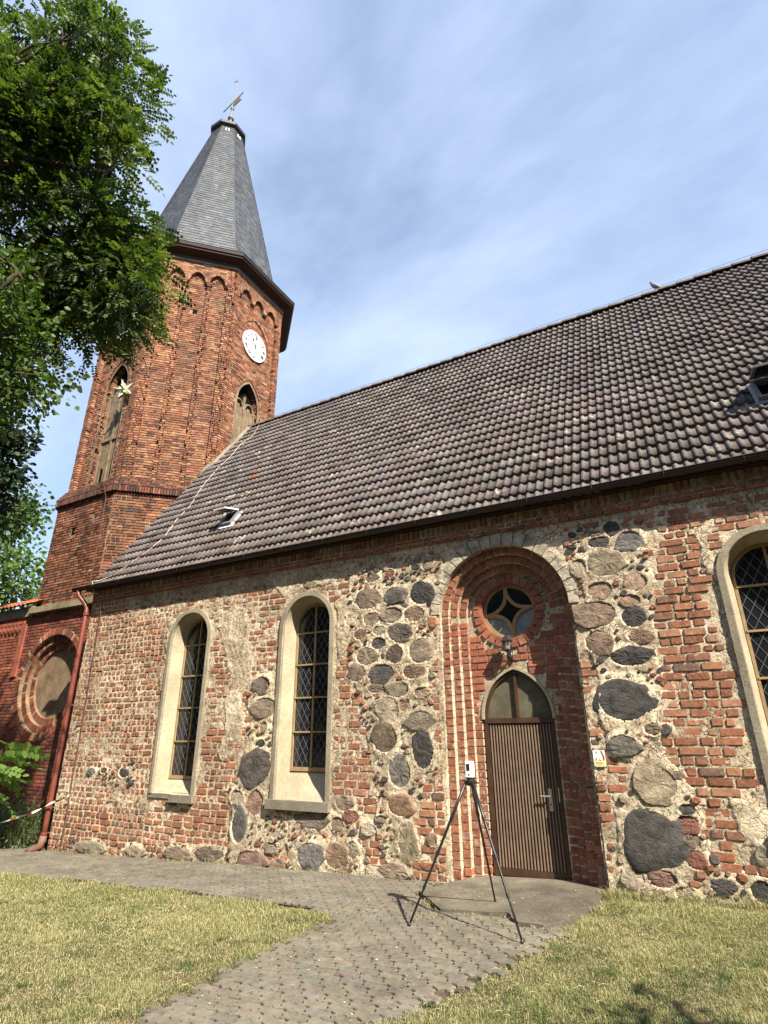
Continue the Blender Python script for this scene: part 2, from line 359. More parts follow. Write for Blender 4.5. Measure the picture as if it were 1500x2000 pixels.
# ------------------------------------------------------------------ the nave
NX0, NX1 = -12.28, 3.4
EAVE_Y, EAVE_Z, RPITCH = -.15, 4.97, math.radians(55.6)
RIDGE_Y = 4.25; RIDGE_Z = EAVE_Z+(RIDGE_Y-EAVE_Y)*math.tan(RPITCH)
nave = thing('church_nave', 'old church nave of brick and field stones with brown tiled roof and arched portal', 'church', (-4.5, 0, -.2))
PX, PZS, PR = -2.445, 3.42, .99                  # portal centre, springing, outer radius
WINS = [(-8.885, .72, .95), (-5.985, .74, 1.15), (.97, .74, 1.15)]  # centre, bottom of surround, bottom of glass
WO, WI, WG, WS = .59, .50, .42, 3.53              # outer, inner, glass half widths, springing
def arch_in(x, z, cx, r, zs, z0): return (np.abs(x-cx) < r) & (z > z0) & ((z < zs) | ((x-cx)**2+(z-zs)**2 < r*r))
def wallpoly(pts): return [tuple(at_y(*p)[[0, 2]]) for p in pts]
RUB = [wallpoly(p) for p in (
  [(690, 1108), (862, 1088), (866, 1300), (872, 1505), (835, 1520), (800, 1640), (760, 1700), (735, 1560), (720, 1420), (690, 1335)],
  [(1105, 1050), (1250, 1012), (1275, 1120), (1285, 1290), (1290, 1330), (1282, 1425), (1240, 1480), (1178, 1470), (1168, 1330), (1135, 1260)],
  [(1205, 1575), (1260, 1500), (1320, 1490), (1380, 1600), (1400, 1690), (1520, 1725), (1520, 1800), (1200, 1760)],
  [(494, 1325), (530, 1325), (538, 1480), (525, 1560), (560, 1590), (690, 1580), (705, 1730), (570, 1720), (560, 1650), (450, 1700), (455, 1540), (482, 1480)],
  [(190, 1500), (260, 1490), (262, 1520), (195, 1530)])]
PLA = [wallpoly(p) for p in (
  [(420, 1200), (485, 1185), (492, 1280), (470, 1440), (440, 1490), (425, 1480), (455, 1330)],
  [(520, 1120), (700, 1085), (700, 1120), (560, 1160)],
  [(1360, 1040), (1400, 1010), (1395, 1130), (1370, 1080)],
  [(655, 1180), (700, 1150), (705, 1260), (660, 1290)],
  [(330, 1225), (352, 1190), (340, 1260), (315, 1400), (305, 1400)], [(1420, 1560), (1520, 1530), (1520, 1640), (1450, 1650)])]
CRISP = wallpoly([(1235, 1060), (1400, 1030), (1520, 1300), (1520, 1720), (1400, 1640), (1310, 1480), (1290, 1300)])
DG, BG, LG, RD, BR = (.068, .064, .06), (.16, .125, .092), (.26, .215, .16), (.16, .075, .055), (.19, .13, .09)
STONES = [(1194, 1033, 28, 26, DG), (1169, 1060, 40, 18, DG), (1228, 1058, 48, 36, (.09, .085, .08)), (1181, 1101, 77, 53, (.2, .165, .115)), (1241, 1138, 43, 31, (.27, .19, .14)),
 (1171, 1153, 51, 32, BR), (1163, 1200, 86, 52, (.17, .125, .09)), (1237, 1205, 45, 38, DG), (1231, 1175, 38, 21, BR), (1168, 1254, 53, 46, (.13, .09, .065)), (1250, 1243, 50, 26, BR),
 (1233, 1283, 86, 38, DG), (1220, 1371, 110, 76, DG), (1275, 1425, 30, 20, BG), (1216, 1456, 60, 42, (.1, .09, .08)), (1282, 1530, 82, 72, (.21, .17, .12)), (1273, 1638, 118, 116, DG),
 (1341, 1581, 28, 20, DG), (1342, 1608, 40, 30, RD), (1352, 1640, 27, 24, BG), (1358, 1679, 36, 32, RD), (1237, 1715, 42, 34, LG), (1296, 1717, 56, 36, (.15, .09, .075)), (1413, 1732, 46, 26, DG), (1490, 1742, 44, 40, DG), (1494, 1672, 30, 34, (.2, .18, .13)),
 (1340, 1745, 40, 22, LG), (1300, 1425, 20, 16, DG), (1325, 1515, 22, 14, BG), (1180, 1075, 20, 14, BR), (1130, 1110, 26, 30, LG),
 (720, 1172, 43, 33, BG), (772, 1165, 40, 30, (.1, .09, .08)), (825, 1160, 45, 38, DG), (767, 1202, 37, 27, BG), (812, 1200, 32, 25, BR), (727, 1210, 30, 23, BG), (783, 1237, 42, 30, (.11, .095, .08)), (740, 1257, 27, 20, DG),
 (773, 1278, 27, 33, (.1, .075, .06)), (822, 1272, 42, 43, (.2, .155, .11)), (717, 1283, 37, 30, BG), (745, 1315, 47, 32, DG), (808, 1313, 37, 25, BR), (778, 1347, 40, 27, (.2, .17, .12)), (825, 1352, 27, 17, BR),
 (760, 1388, 38, 47, LG), (822, 1407, 52, 37, (.12, .1, .075)), (753, 1443, 43, 50, (.11, .085, .06)), (827, 1468, 36, 62, DG), (790, 1377, 20, 20, BR), (782, 1509, 38, 55, (.13, .12, .1)), (784, 1573, 50, 44, (.2, .13, .085)),
 (797, 1645, 34, 64, (.23, .19, .13)), (770, 1702, 46, 30, (.19, .15, .11)), (735, 1706, 34, 26, LG), (698, 1315, 30, 30, BG), (737, 1345, 30, 16, BG), (705, 1240, 22, 18, BR), (845, 1215, 16, 18, (.3, .14, .07)), (742, 1232, 22, 16, LG),
 (512, 1338, 30, 28, (.11, .09, .07)), (518, 1383, 42, 37, BG), (516, 1420, 13, 17, BG), (511, 1452, 15, 14, DG), (503, 1498, 57, 72, (.085, .072, .062)), (463, 1557, 23, 25, LG), (500, 1567, 28, 45, (.17, .11, .08)), (468, 1613, 27, 63, (.09, .085, .08)),
 (612, 1600, 66, 36, (.11, .09, .075)), (673, 1570, 30, 25, BG), (687, 1593, 24, 18, RD), (660, 1610, 22, 26, BG), (607, 1672, 47, 48, (.12, .11, .1)), (690, 1660, 22, 30, LG), (657, 1672, 40, 44, BR), (492, 1678, 60, 34, (.15, .1, .08)),
 (410, 1668, 50, 30, BG), (352, 1668, 53, 24, BG), (180, 1657, 52, 24, (.16, .135, .1)), (265, 1663, 34, 18, LG), (244, 1510, 18, 16, (.1, .09, .075)), (180, 1507, 14, 11, (.1, .09, .075)), (205, 1505, 11, 10, (.1, .09, .075)), (545, 1692, 30, 24, BR), (640, 1715, 30, 18, LG),
 (762, 1121, 16, 14, RD), (811, 1107, 14, 11, DG), (836, 1104, 22, 15, BG), (728, 1130, 24, 14, BG), (530, 1655, 24, 18, BG), (720, 1620, 24, 20, LG), (745, 1600, 18, 14, BG), (845, 1640, 16, 22, BR)]
stones = []
for cx, cy, w, h, c in STONES:
    p = at_y(cx, cy); q = at_y(cx+w/2, cy); r = at_y(cx, cy-h/2)
    stones.append((p[0], p[2], abs(q[0]-p[0])*(1.28 if w < 50 else 1.14), abs(r[2]-p[2])*(1.28 if w < 50 else 1.12), c))
SX = np.array([s[0] for s in stones]); SZ = np.array([s[1] for s in stones]); SA = np.array([s[2] for s in stones]); SB = np.array([s[3] for s in stones])
def stone_d(x, z):
    d = np.full(np.shape(x), 9.)
    for i in range(len(SX)):
        k = (np.abs(x-SX[i]) < SA[i]*2+.1) & (np.abs(z-SZ[i]) < SB[i]*2+.1)
        if k.any(): d[k] = np.minimum(d[k], np.hypot((x[k]-SX[i])/SA[i], (z[k]-SZ[i])/SB[i]))
    return d
def warp(x, z): return x+.30*(fbm(x*2.2, z*2.2, 91)-.5)+.10*(fbm(x*9, z*9, 95)-.5), z+.30*(fbm(x*2.2+5, z*2.2, 93)-.5)+.10*(fbm(x*9, z*9, 97)-.5)
def pier(x, z): return (np.abs(x-PX) > PR) & (np.abs(x-PX) < PR+.20+.10*(vnoise(z*4.7, x*0, 12)-.4)) & (z < 3.75)
def smear(x, z):
    xw, zw = warp(x, z)
    s = np.where(x < -9.6, .58, np.where(x < -4.6, .63, .55))+.5*(fbm(x*.9, z*.9, 5)-.5)
    s = np.where(z < gz(x)+.75, s-.16, s)
    s = np.where(z > 4.35, s+.12, s)
    s = np.where(inpoly(xw, zw, CRISP), .50+.4*(fbm(x*1.5, z*1.5, 8)-.5), s)
    for p in RUB: s = np.where(inpoly(xw, zw, p), .92+.5*(fbm(x*3, z*3, 99)-.5), s)
    s = np.where(pier(x, z), .56+.4*(fbm(x*3, z*3, 96)-.5), s)
    for p in PLA: s = np.where(inpoly(xw, zw, p), 1.0+.6*(fbm(x*2.5, z*2.5, 98)-.5), s)
    return s
def mort(x, z):
    s = smear(x, z)
    m = -.016+.034*s+.018*(fbm(x*5, z*5, 11)-.5)+.015*(fbm(x*17, z*17, 21, 3)-.5)
    return m
# mortar sheet, a relief of its own
g = .0165
xs = np.arange(NX0, NX1+g, g); zs = np.arange(-.6, 4.72, g)
X, Z = np.meshgrid(xs, zs, indexing='ij'); sd = stone_d(X, Z)
Hm = mort(X, Z)+np.where(sd < 1.5, .016*np.clip(1.5-sd, 0, .5)*2, 0)
Hm = np.where(sd < .8, -.01, Hm)
jx = (vnoise(X*61, Z*61, 3)-.5)*g*.5; jz = (vnoise(X*61, Z*61, 4)-.5)*g*.5
cxm = (X[:-1, :-1]+X[1:, 1:])/2; czm = (Z[:-1, :-1]+Z[1:, 1:])/2
keep = ~arch_in(cxm, czm, PX, PR+.03, PZS, -5)
for cx, zb, _ in WINS: keep &= ~arch_in(cxm, czm, cx, WO-.03, WS, zb+.03)
idx = np.arange(X.size).reshape(X.shape)
F = np.stack([idx[:-1, :-1][keep], idx[1:, :-1][keep], idx[1:, 1:][keep], idx[:-1, 1:][keep]], 1)
mb = MB(); mb.add(np.stack([X+jx, -Hm, Z+jz], -1).reshape(-1, 3), [F])
nave_wall = mb.build('nave_wall', M['mortar'], nave, smooth=True)

# bricks of the wall
u, v, hw, hh = [], [], [], []
for (a, b_, crs, lens, sd_) in ((NX0, -9.5, .112, (.125, .13, .13, .14, .25), 1), (-9.5, -3.46, .108, (.13, .14, .25, .26), 2), (-1.43, NX1, .106, (.135, .15, .26, .28, .3), 3)):
    q = lay(a+.005, b_-.003, -.45, 4.62, crs, lens, sd_, .022, .2, .012)
    for L_, k in zip((u, v, hw, hh), q): L_.append(k)
u, v, hw, hh = (np.concatenate(q) for q in (u, v, hw, hh))
k = v > gz(u)-.1
for cx, zb, _ in WINS:
    for s in (-1, 1): k &= ~arch_in(u+s*hw*.8, v, cx, WO+.02, WS, zb-.06)
for s in (-1, 1): k &= ~arch_in(u+s*hw*.8, v, PX, PR+.03+.13*(v > PZS-.2), PZS, -5)
k &= stone_d(u, v) > 1.12; k &= stone_d(u-hw*.8, v) > .95; k &= stone_d(u+hw*.8, v) > .95
inr = np.zeros(len(u), bool)
uw, vw = warp(u, v)
for p in RUB: inr |= inpoly(uw, vw, p)
k &= ~inr | (RS(4).rand(len(u)) < .34) | pier(u, v)
u, v, hw, hh = u[k], v[k], hw[k], hh[k]
rng = RS(6); d1 = .009+.010*(rng.rand(len(u))-.35); d1 = np.where(u > -1.5, d1+.001, d1)
RED = [(.30, .112, .058), (.25, .09, .05), (.34, .142, .076), (.20, .085, .055), (.12, .078, .06), (.37, .182, .105), (.28, .155, .1)]
lime = np.clip(smear(u, v)*.75-.1+.25*(rng.rand(len(u))-.5), 0, .75)
col = palette(len(u), 7, RED, (5, 4, 4, 3, 1.2, 2, 2), lime)
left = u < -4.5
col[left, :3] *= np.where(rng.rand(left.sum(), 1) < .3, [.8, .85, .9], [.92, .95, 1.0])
px, py, area = pix_size(u, v, (0, 0, 0), XA, ZA, hw, hh)
vis = (px > 0) & (px < 1500) & (py > 0) & (py < 2000) & (d1 > mort(u, v)+.004)
score = np.where(vis, area, 0)
pick = np.zeros(len(u), bool); pick[np.argsort(-score)[:170]] = True
mb = MB(); n_ = ~pick
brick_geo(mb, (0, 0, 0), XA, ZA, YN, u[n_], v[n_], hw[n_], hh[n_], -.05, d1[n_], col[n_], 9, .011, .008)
mb.build('brickwork', M['brick'], nave_wall, kind='stuff')
BV = variants('brick', M['brick'], 24, 50, [(.28, .108, .06), (.24, .094, .055), (.32, .145, .08), (.2, .088, .058), (.13, .085, .064), (.35, .178, .105)], (6, 4, 4, 2.5, 1., 2), .26, .09, .08)
for i in np.where(pick)[0]:
    single('brick', BV[i % 24], nave_wall, (0, 0, 0), XA, ZA, YN, u[i], v[i], hw[i], hh[i], -.03, d1[i]+.001)
# field stones
for i, (cx, cz, a, b_, c) in enumerate(stones):
    rng = RS(300+i); n = 24 if a > .12 else 14; mb = MB(); prd = .022+.014*rng.rand()+.008*(a > .2)
    th = np.arange(n)*2*math.pi/n; ph = rng.rand(3)*6.28
    pl_ = [(rng.rand()*.5+2*math.pi*k/7, .86+.24*rng.rand()) for k in range(7)]
    rad = np.array([min(d/max(math.cos(q-a_), .18) for a_, d in pl_) for q in th]); rad = np.minimum(rad, 1.28)*(1+.06*(rng.rand(n)-.5))
    ux, uz = np.cos(th), np.sin(th)
    tilt = (rng.rand(2)-.5)*.06
    V = []; rings = ((1.03, -.09), (1.0, .45), (.94, .86), (.72, 1.0), (.36, 1.0))
    for f, h in rings:
        for q in range(n):
            X_ = f*rad[q]*ux[q]; Z_ = f*rad[q]*uz[q]; V.append((cx+X_*a, -(prd*h+(tilt[0]*X_+tilt[1]*Z_)*.6*(h > 0)+.009*(rng.rand()-.5)*(h > .5)), cz+Z_*b_))
    V.append((cx, -prd*1.02, cz)); nr = len(rings)
    F = [(j*n+q, j*n+(q+1) % n, (j+1)*n+(q+1) % n, (j+1)*n+q) for j in range(nr-1) for q in range(n)]+[((nr-1)*n+q, (nr-1)*n+(q+1) % n, nr*n) for q in range(n)]
    mb.add(V, F, tuple(np.array(c)*(1.3 if sum(c) > .25 else 1.08)*(1+.2*(rng.rand()-.5)))+(.0 if sum(c) < .3 else .12,))
    mb.build('field_stone', M['stone'], nave_wall, smooth=(i % 4 == 0))
# small stones and brick bats pinned into the rubble mortar
gal = MB(); rng = RS(399); kx = -12+15*rng.rand(16000); kz = -.4+5*rng.rand(16000); xw, zw = warp(kx, kz); ok = np.zeros(len(kx), bool)
for p in RUB: ok |= inpoly(xw, zw, p)
ok |= (kz < gz(kx)+.22) & (rng.rand(16000) < .4)
ok &= (stone_d(kx, kz) > 1.25) & ~arch_in(kx, kz, PX, PR+.12, PZS, -5)
for cx, zb, _ in WINS: ok &= ~arch_in(kx, kz, cx, WO+.05, WS, zb-.2)
kx, kz = kx[ok], kz[ok]; done = []; kh = mort(kx, kz)
for x_, z_, h_ in zip(kx, kz, kh):
    r_ = .022+.045*rng.rand()**1.3
    if any(abs(x_-a)+abs(z_-b) < (r_+c)*1.25 for a, b, c in done[-400:]): continue
    done.append((x_, z_, r_)); n = 7; th = np.arange(n)*2*math.pi/n+rng.rand(); rr = r_*(.75+.5*rng.rand(n)); ex = 1+.5*rng.rand(); hgt = .012+.02*rng.rand()+h_
    V = [(x_+rr[i]*ex*math.cos(th[i]), .01, z_+rr[i]*math.sin(th[i])) for i in range(n)]+[(x_+.62*rr[i]*ex*math.cos(th[i]), -hgt, z_+.62*rr[i]*math.sin(th[i])) for i in range(n)]
    c = [(.11, .09, .075), (.2, .155, .11), (.25, .105, .065), (.3, .15, .095), (.07, .062, .056), (.3, .25, .18)][rng.randint(6)]
    gal.add(V, [(i, (i+1) % n, n+(i+1) % n, n+i) for i in range(n)]+[tuple(range(n, 2*n))], c+(.3,))
gal.build('rubble', M['stone'], nave_wall, kind='stuff')
# west gable wall and dark inside, wall top
mb = MB(); mb.box((NX0, .02, -.6), (NX0+.5, 8.5, 4.9)); mb.add([(NX0, .03, 4.9), (NX0, 8.5, 4.9), (NX0, RIDGE_Y, RIDGE_Z-.15)], [(0, 2, 1)])
mb.build('gable_wall', M['mortar'], nave)
mb = MB(); mb.box((NX0+.5, .5, -.6), (NX1, 8.4, 4.85)); mb.build('interior_core', M['interior'], nave)
# eaves cornice: a course of bricks on edge over two flat courses
corn = MB(); corn.box((NX0, -.035, 4.66), (NX1, .3, 4.92)); cornice = corn.build('cornice', M['mortar'], nave)
mb = MB(); q = lay(NX0, NX1, 4.73, 4.9, .16, (.085, .09, .095), 31, .015); c = palette(len(q[0]), 32, [(.2, .12, .08), (.3, .24, .17), (.24, .12, .075), (.33, .28, .2)], (3, 3, 2, 2), .35)
brick_geo(mb, (0, 0, 0), XA, ZA, YN, *q, .0, .06+.012*(RS(3).rand(len(q[0]))-.5), c, 33, .008, .006)
q = lay(NX0, NX1, 4.60, 4.74, .066, (.24, .26, .13), 35, .012); c = palette(len(q[0]), 36, RED, (5, 4, 4, 3, 1.2, 2, 2), .3)
brick_geo(mb, (0, 0, 0), XA, ZA, YN, *q, .0, .044, c, 37, .006, .004); mb.build('brickwork', M['brick'], cornice, kind='stuff')
# gutter with brackets
gy, gzt, gr = -.265, 4.95, .07
mb = MB(); V = []; ns = 9
for x in (NX0-.42, NX1):
    for k in range(ns):
        a = math.pi*k/(ns-1); V.append((x, gy-gr*math.cos(a), gzt-gr*math.sin(a)))
mb.add(V, [(k, k+1, ns+k+1, ns+k) for k in range(ns-1)]+[tuple(range(ns)), tuple(range(2*ns-1, ns-1, -1))])
mb.tube([(NX0-.42, gy-gr, gzt+.004), (NX1, gy-gr, gzt+.004)], .009, 6)
mb.box((NX0-.1, gy+.09, 4.88), (NX1, -.0, 4.98)); gut = mb.build('gutter', M['gutter'], nave, smooth=False)
for k in range(17):
    x = NX0+.35+k*.92; mb = MB(); pts = [(x, gy-(gr+.006)*math.cos(a), gzt-(gr+.006)*math.sin(a)) for a in np.linspace(0, math.pi, 9)]
    mb.tube(pts, .008, 5); mb.build('bracket', M['gutter'], gut)

# ------------------------------------------------------------------ round arched windows
def church_window(cx, zb, zg, idx):
    mb = MB(); sweep(mb, [(WO, .03), (WO, -.04), (WI+.012, -.048), (WI, -.036), (WI, .0)], cx, WS, zb); sur = mb.build('window', M['surround'], nave)
    mb = MB(); sweep(mb, [(WI, -.0), (WG, .29)], cx, WS, zb); mb.build('reveal', M['plaster'], sur)
    mb = MB()
    nseg = 10; V = []
    for i in range(nseg+1):
        t = i/nseg; hwid = WG+(WI-WG)*t; y = .29-.325*t; z = zg-(zg-zb)*t+.02*math.sin(t*9+idx)*(1-t)*t*2
        V += [(cx-hwid, y, z), (cx-hwid*.33, y, z+.008), (cx+hwid*.33, y, z-.006), (cx+hwid, y, z)]
    mb.add(V, [(i*4+j, (i+1)*4+j, (i+1)*4+j+1, i*4+j+1) for i in range(nseg) for j in range(3)]); mb.build('sloping_sill', M['plaster'], sur)
    mb = MB()
    if idx == 0: mb.box((cx+.02, -.09, zb-.12), (cx+WO+.01, .1, zb+.0)); mb.box((cx-WO, -.03, zb-.07), (cx+.02, .1, zb))
    else: mb.box((cx-WO-.04, -.10, zb-.13), (cx+WO+.02, .1, zb+.004))
    mb.build('sill_stone', M['greyplaster'], sur)
    mb = MB(); sweep(mb, [(WG+.01, .285), (WG+.0, .255), (WG-.035, .255), (WG-.035, .285)], cx, WS, zg); mb.box((cx-WG, .25, zg), (cx+WG, .29, zg+.06))
    fr = mb.build('window_frame', M['ochre'], sur)
    top = WS+WG; bars = [zg+.05+(WS-.10-zg-.05)*k/4 for k in range(5)]
    mb = MB(); mb.box((cx-.016, .250, zg+.05), (cx+.016, .286, top-.02)); mb.build('mullion', M['ochre'], fr)
    for z in bars[1:]:
        mb = MB(); mb.box((cx-WG+.02, .246, z-.013), (cx+WG-.02, .284, z+.013)); mb.build('glazing_bar', M['ochre'], fr)
    for s in (-1, 1):
        for k in range(5):
            z0 = bars[k]; mb = MB(); e = WG-.03
            if k < 4: P = [(0, z0), (e, z0), (e, bars[k+1]), (0, bars[k+1])]
            else: P = [(0, z0), (e, z0), (e, WS)]+[(e*math.cos(a), WS+e*math.sin(a)) for a in np.linspace(.15, math.pi/2, 8)]
            mb.add([(cx+s*x, .278, z) for x, z in P], [tuple(range(len(P))) if s > 0 else tuple(range(len(P)-1, -1, -1))]); mb.build('pane', M['glass'], sur)
    mb = MB(); e = WG-.03; rng = RS(80+idx)
    dw, dh = .125, .205
    for s in (-1, 1):
        for k in range(-24, 60):
            c0 = zg+k*dh; tt = np.linspace(-e, e, 120); zz = c0+s*tt*dh/dw
            ok = (zz > zg+.06) & ((zz < WS) | (tt**2+(zz-WS)**2 < e*e)); w = np.where(ok)[0]
            if len(w) < 4: continue
            a, b_ = w[0], w[-1]; p0 = np.array([cx+tt[a], .274, zz[a]]); p1 = np.array([cx+tt[b_], .274, zz[b_]])
            d = (p1-p0); ln = np.linalg.norm(d); d /= ln; nrm = np.array([-d[2], 0, d[0]])
            mb.obox((p0+p1)/2, d*ln/2, (0, .002, 0), nrm*.0026)
    mb.build('lead_lattice', M['lead'], sur)
for i, (cx, zb, zg) in enumerate(WINS): church_window(cx, zb, zg, i)

# ------------------------------------------------------------------ stepped portal
portal_mb = MB()
RK = [PR, .875, .76, .645]; DK = [.0, .095, .19, .285]; YT = .36           # radii, depths, tympanum plane
g0 = float(gz(PX))
prof = [(PR+.05, .015), (PR-.0, .016)]
for k in range(1, 4): prof += [(RK[k-1]-.0+.008, DK[k]+.012), (RK[k]+.008, DK[k]+.012)]
prof += [(RK[3]+.008, YT+.01)]
sweep(portal_mb, prof, PX, PZS, -.4); portal = portal_mb.build('portal', M['mortar'], nave)
PRED = [(.27, .085, .05), (.22, .068, .042), (.31, .115, .066), (.19, .08, .054), (.28, .14, .095)]
PV = variants('brick', M['brick'], 16, 90, PRED, (4, 4, 3, 2, 2), .2, .05, .04)
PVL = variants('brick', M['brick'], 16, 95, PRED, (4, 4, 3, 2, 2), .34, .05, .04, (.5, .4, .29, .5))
pst = MB(); cnt = 0; rng = RS(77)
def blk(r0, r1, y0, y1, kind, q, hw_, i, as_obj):
    """one jamb or arch block between radii r0<r1 and depths y0<y1"""
    rc, hr, dep = (r0+r1)/2, (r1-r0)/2-.004, y1-y0
    if kind == 'L': O = (PX-rc, y1, q); U_, V_ = XA*1., ZA
    elif kind == 'R': O = (PX+rc, y1, q); U_, V_ = XA*1., ZA
    else:
        a = q; O = (PX+rc*math.cos(a), y1, PZS+rc*math.sin(a)); U_ = np.array([-math.sin(a), 0, math.cos(a)])*-1; V_ = np.array([math.cos(a), 0, math.sin(a)])
    if kind == 'A': w, h = hw_, hr
    else: w, h = hr, hw_
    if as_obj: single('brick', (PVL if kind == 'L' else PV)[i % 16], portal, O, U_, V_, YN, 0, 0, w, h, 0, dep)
    else: brick_geo(pst, O, U_, V_, YN, np.zeros(1), np.zeros(1), np.array([w]), np.array([h]), np.zeros(1), np.array([dep]), palette(1, i, PRED, (4, 4, 3, 2, 2), .15), i, .006, .004)
crs = .106; i = 0
for k in range(1, 4):
    for kind in 'LR':
        z = -.32+.02*k
        while z+crs < PZS-.01:
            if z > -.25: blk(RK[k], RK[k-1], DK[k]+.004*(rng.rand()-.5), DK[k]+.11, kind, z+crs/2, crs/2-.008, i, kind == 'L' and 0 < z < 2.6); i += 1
            z += crs
    nv = int(math.pi*(RK[k]+.06)/.115)
    for j in range(nv):
        a = math.pi*(j+.5)/nv; blk(RK[k], RK[k-1], DK[k]+.006*(rng.rand()-.5), DK[k]+.11, 'A', a, (RK[k]+.06)*math.pi/nv/2-.006, i, False); i += 1
for kind in 'LR':                                     # innermost jamb beside the door
    z = -.26
    while z+crs < 2.0:
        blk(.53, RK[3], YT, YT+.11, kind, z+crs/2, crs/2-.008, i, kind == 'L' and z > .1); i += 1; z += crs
pst.build('brickwork', M['brick'], portal, kind='stuff')
# pale voussoirs round the outer arch
nv = 19
for j in range(nv):
    a0, a1 = math.pi*j/nv-.02, math.pi*(j+1)/nv-.02; r0 = PR+.0; r1 = PR+.145+.02*(rng.rand()-.5)+.05*(j > 4 and j < 13); mb = MB()
    P = [(PX+r*math.cos(a), -.022-.008*rng.rand(), PZS+r*math.sin(a)) for r, a in ((r0, a0+.008), (r1, a0+.008), (r1, (a0+a1)/2), (r1, a1-.008), (r0, a1-.008), (r0, (a0+a1)/2))]
    mb.prism(P[::-1], (0, .12, 0), tuple(np.array((.40, .36, .27))*(.85+.3*rng.rand()))+(.55,)); mb.build('voussoir', M['stone'], portal)
# tympanum sheet with its bricks, oculus ring
OC, OZ, OR0, OR1 = PX, 3.47, .42, .565
DW, DS, DA = .50, 1.93, 2.60                       # door opening half width, springing, apex
DRAD = (DW**2+(DA-DS)**2)/(2*DW)
def door_in(x, z, e=0.):
    a = np.abs(np.asarray(x)-PX); z = np.asarray(z)
    return np.where(z < DS, a < DW+e, (a+DRAD-DW)**2+(z-DS)**2 < (DRAD+e)**2)
g = .02; xs = np.arange(PX-.70, PX+.701, g); zs = np.arange(-.3, 4.2, g); X, Z = np.meshgrid(xs, zs, indexing='ij')
Hm = .006*(fbm(X*8, Z*8, 61)-.5)
cxm = (X[:-1, :-1]+X[1:, 1:])/2; czm = (Z[:-1, :-1]+Z[1:, 1:])/2
keep = ~door_in(cxm, czm, .03) & ((cxm-OC)**2+(czm-OZ)**2 > (OR0+.04)**2)
idx = np.arange(X.size).reshape(X.shape)
mb = MB(); mb.add(np.stack([X, YT+.008-Hm, Z], -1).reshape(-1, 3), [np.stack([idx[:-1, :-1][keep], idx[1:, :-1][keep], idx[1:, 1:][keep], idx[:-1, 1:][keep]], 1)])
tymp = mb.build('tympanum', M['mortar'], nave, smooth=True)
q = lay(PX-.66, PX+.66, 1.9, 4.12, .102, (.13, .25, .26), 63, .013)
k = ~door_in(q[0], q[1], .10) & ~door_in(q[0]-q[2], q[1], .07) & ~door_in(q[0]+q[2], q[1], .07) & ((q[0]-OC)**2+(q[1]-OZ)**2 > (OR1+.05)**2) & ((np.abs(q[0]-OC)-q[2])**2+(q[1]-OZ)**2 > (OR1+.02)**2) & (np.abs(q[0]-PX)+q[2] < .66)
q = [a[k] for a in q]; mb = MB(); brick_geo(mb, (0, YT, 0), XA, ZA, YN, *q, -.02, .004+.006*RS(5).rand(len(q[0])), palette(len(q[0]), 65, PRED, (5, 4, 3, 2, 1), .05), 66, .005, .004)
for j in range(26):
    a = 2*math.pi*j/26; rc = (OR0+OR1)/2
    brick_geo(mb, (OC+rc*math.cos(a), YT, OZ+rc*math.sin(a)), np.array([math.sin(a), 0, -math.cos(a)]), np.array([math.cos(a), 0, math.sin(a)]), YN, np.zeros(1), np.zeros(1), np.array([rc*math.pi/26-.005]), np.array([.068]), np.array([-.1]), np.array([.016+.004*rng.rand()]), palette(1, 200+j, PRED, (4, 4, 3, 2, 2), .1), 200+j, .005, .003)
mb.build('brickwork', M['brick'], tymp, kind='stuff')
# pale plaster band round the door arch
na = 14; A = [(math.acos(max(-1, (DRAD-DW)/DRAD)))*k/na for k in range(na+1)]
def pointed(e, x0=PX):
    R = [(x0+(DRAD+e)*math.cos(a)-(DRAD-DW), DS+(DRAD+e)*math.sin(a)) for a in np.linspace(0, math.acos((DRAD-DW)/(DRAD+e)), na+1)]
    return R+[(2*x0-x, z) for x, z in R[::-1][1:]]
def band(mb, e0, e1, y0, y1, zlow, col=(1, 1, 1, 1)):
    """frame between two pointed outlines with thickness y0 (front) .. y1"""
    a, b_ = pointed(e0), pointed(e1)
    a = [(PX+DW+e0, zlow)]+a+[(PX-DW-e0, zlow)]; b_ = [(PX+DW+e1, zlow)]+b_+[(PX-DW-e1, zlow)]; n = len(a)
    V = [(x, y0, z) for x, z in a]+[(x, y0, z) for x, z in b_]+[(x, y1, z) for x, z in a]+[(x, y1, z) for x, z in b_]
    F = []
    for i in range(n-1): F += [(i, n+i, n+i+1, i+1), (2*n+i, i, i+1, 2*n+i+1), (n+i, 3*n+i, 3*n+i+1, n+i+1)]
    mb.add(V, F, col)
mb = MB(); band(mb, .0, .035, YT-.012, YT+.1, DS-.02); mb.build('arch_plaster', M['plaster'], tymp)
# door
dg = -.06
mb = MB(); band(mb, .02, -.045, YT+.03, YT+.12, dg); mb.box((PX-DW, YT+.025, 1.855), (PX+DW, YT+.12, 1.925)); frame = mb.build('door_frame', M['wood'], nave)
mb = MB(); mb.box((PX-.02, YT+.028, 1.92), (PX+.02, YT+.1, DA-.03)); mb.build('fanlight_mullion', M['wood'], frame)
for s in (-1, 1):
    P = [(x, z) for x, z in pointed(-.03) if s*(x-PX) >= 0]; P = sorted(P, key=lambda q: q[1]); P = [(PX, 1.92), (PX+s*(DW-.03), 1.92)]+P+[(PX, DA-.05)]
    mb = MB(); mb.add([(x, YT+.075, z) for x, z in P], [tuple(range(len(P))) if s > 0 else tuple(range(len(P)-1, -1, -1))]); mb.build('fanlight_pane', M['dustglass'], frame)
y0 = YT+.06
mb = MB(); mb.box((PX-DW+.045, y0, dg+.01), (PX+DW-.045, y0+.05, 1.85)); door = mb.build('door', M['wood'], nave)
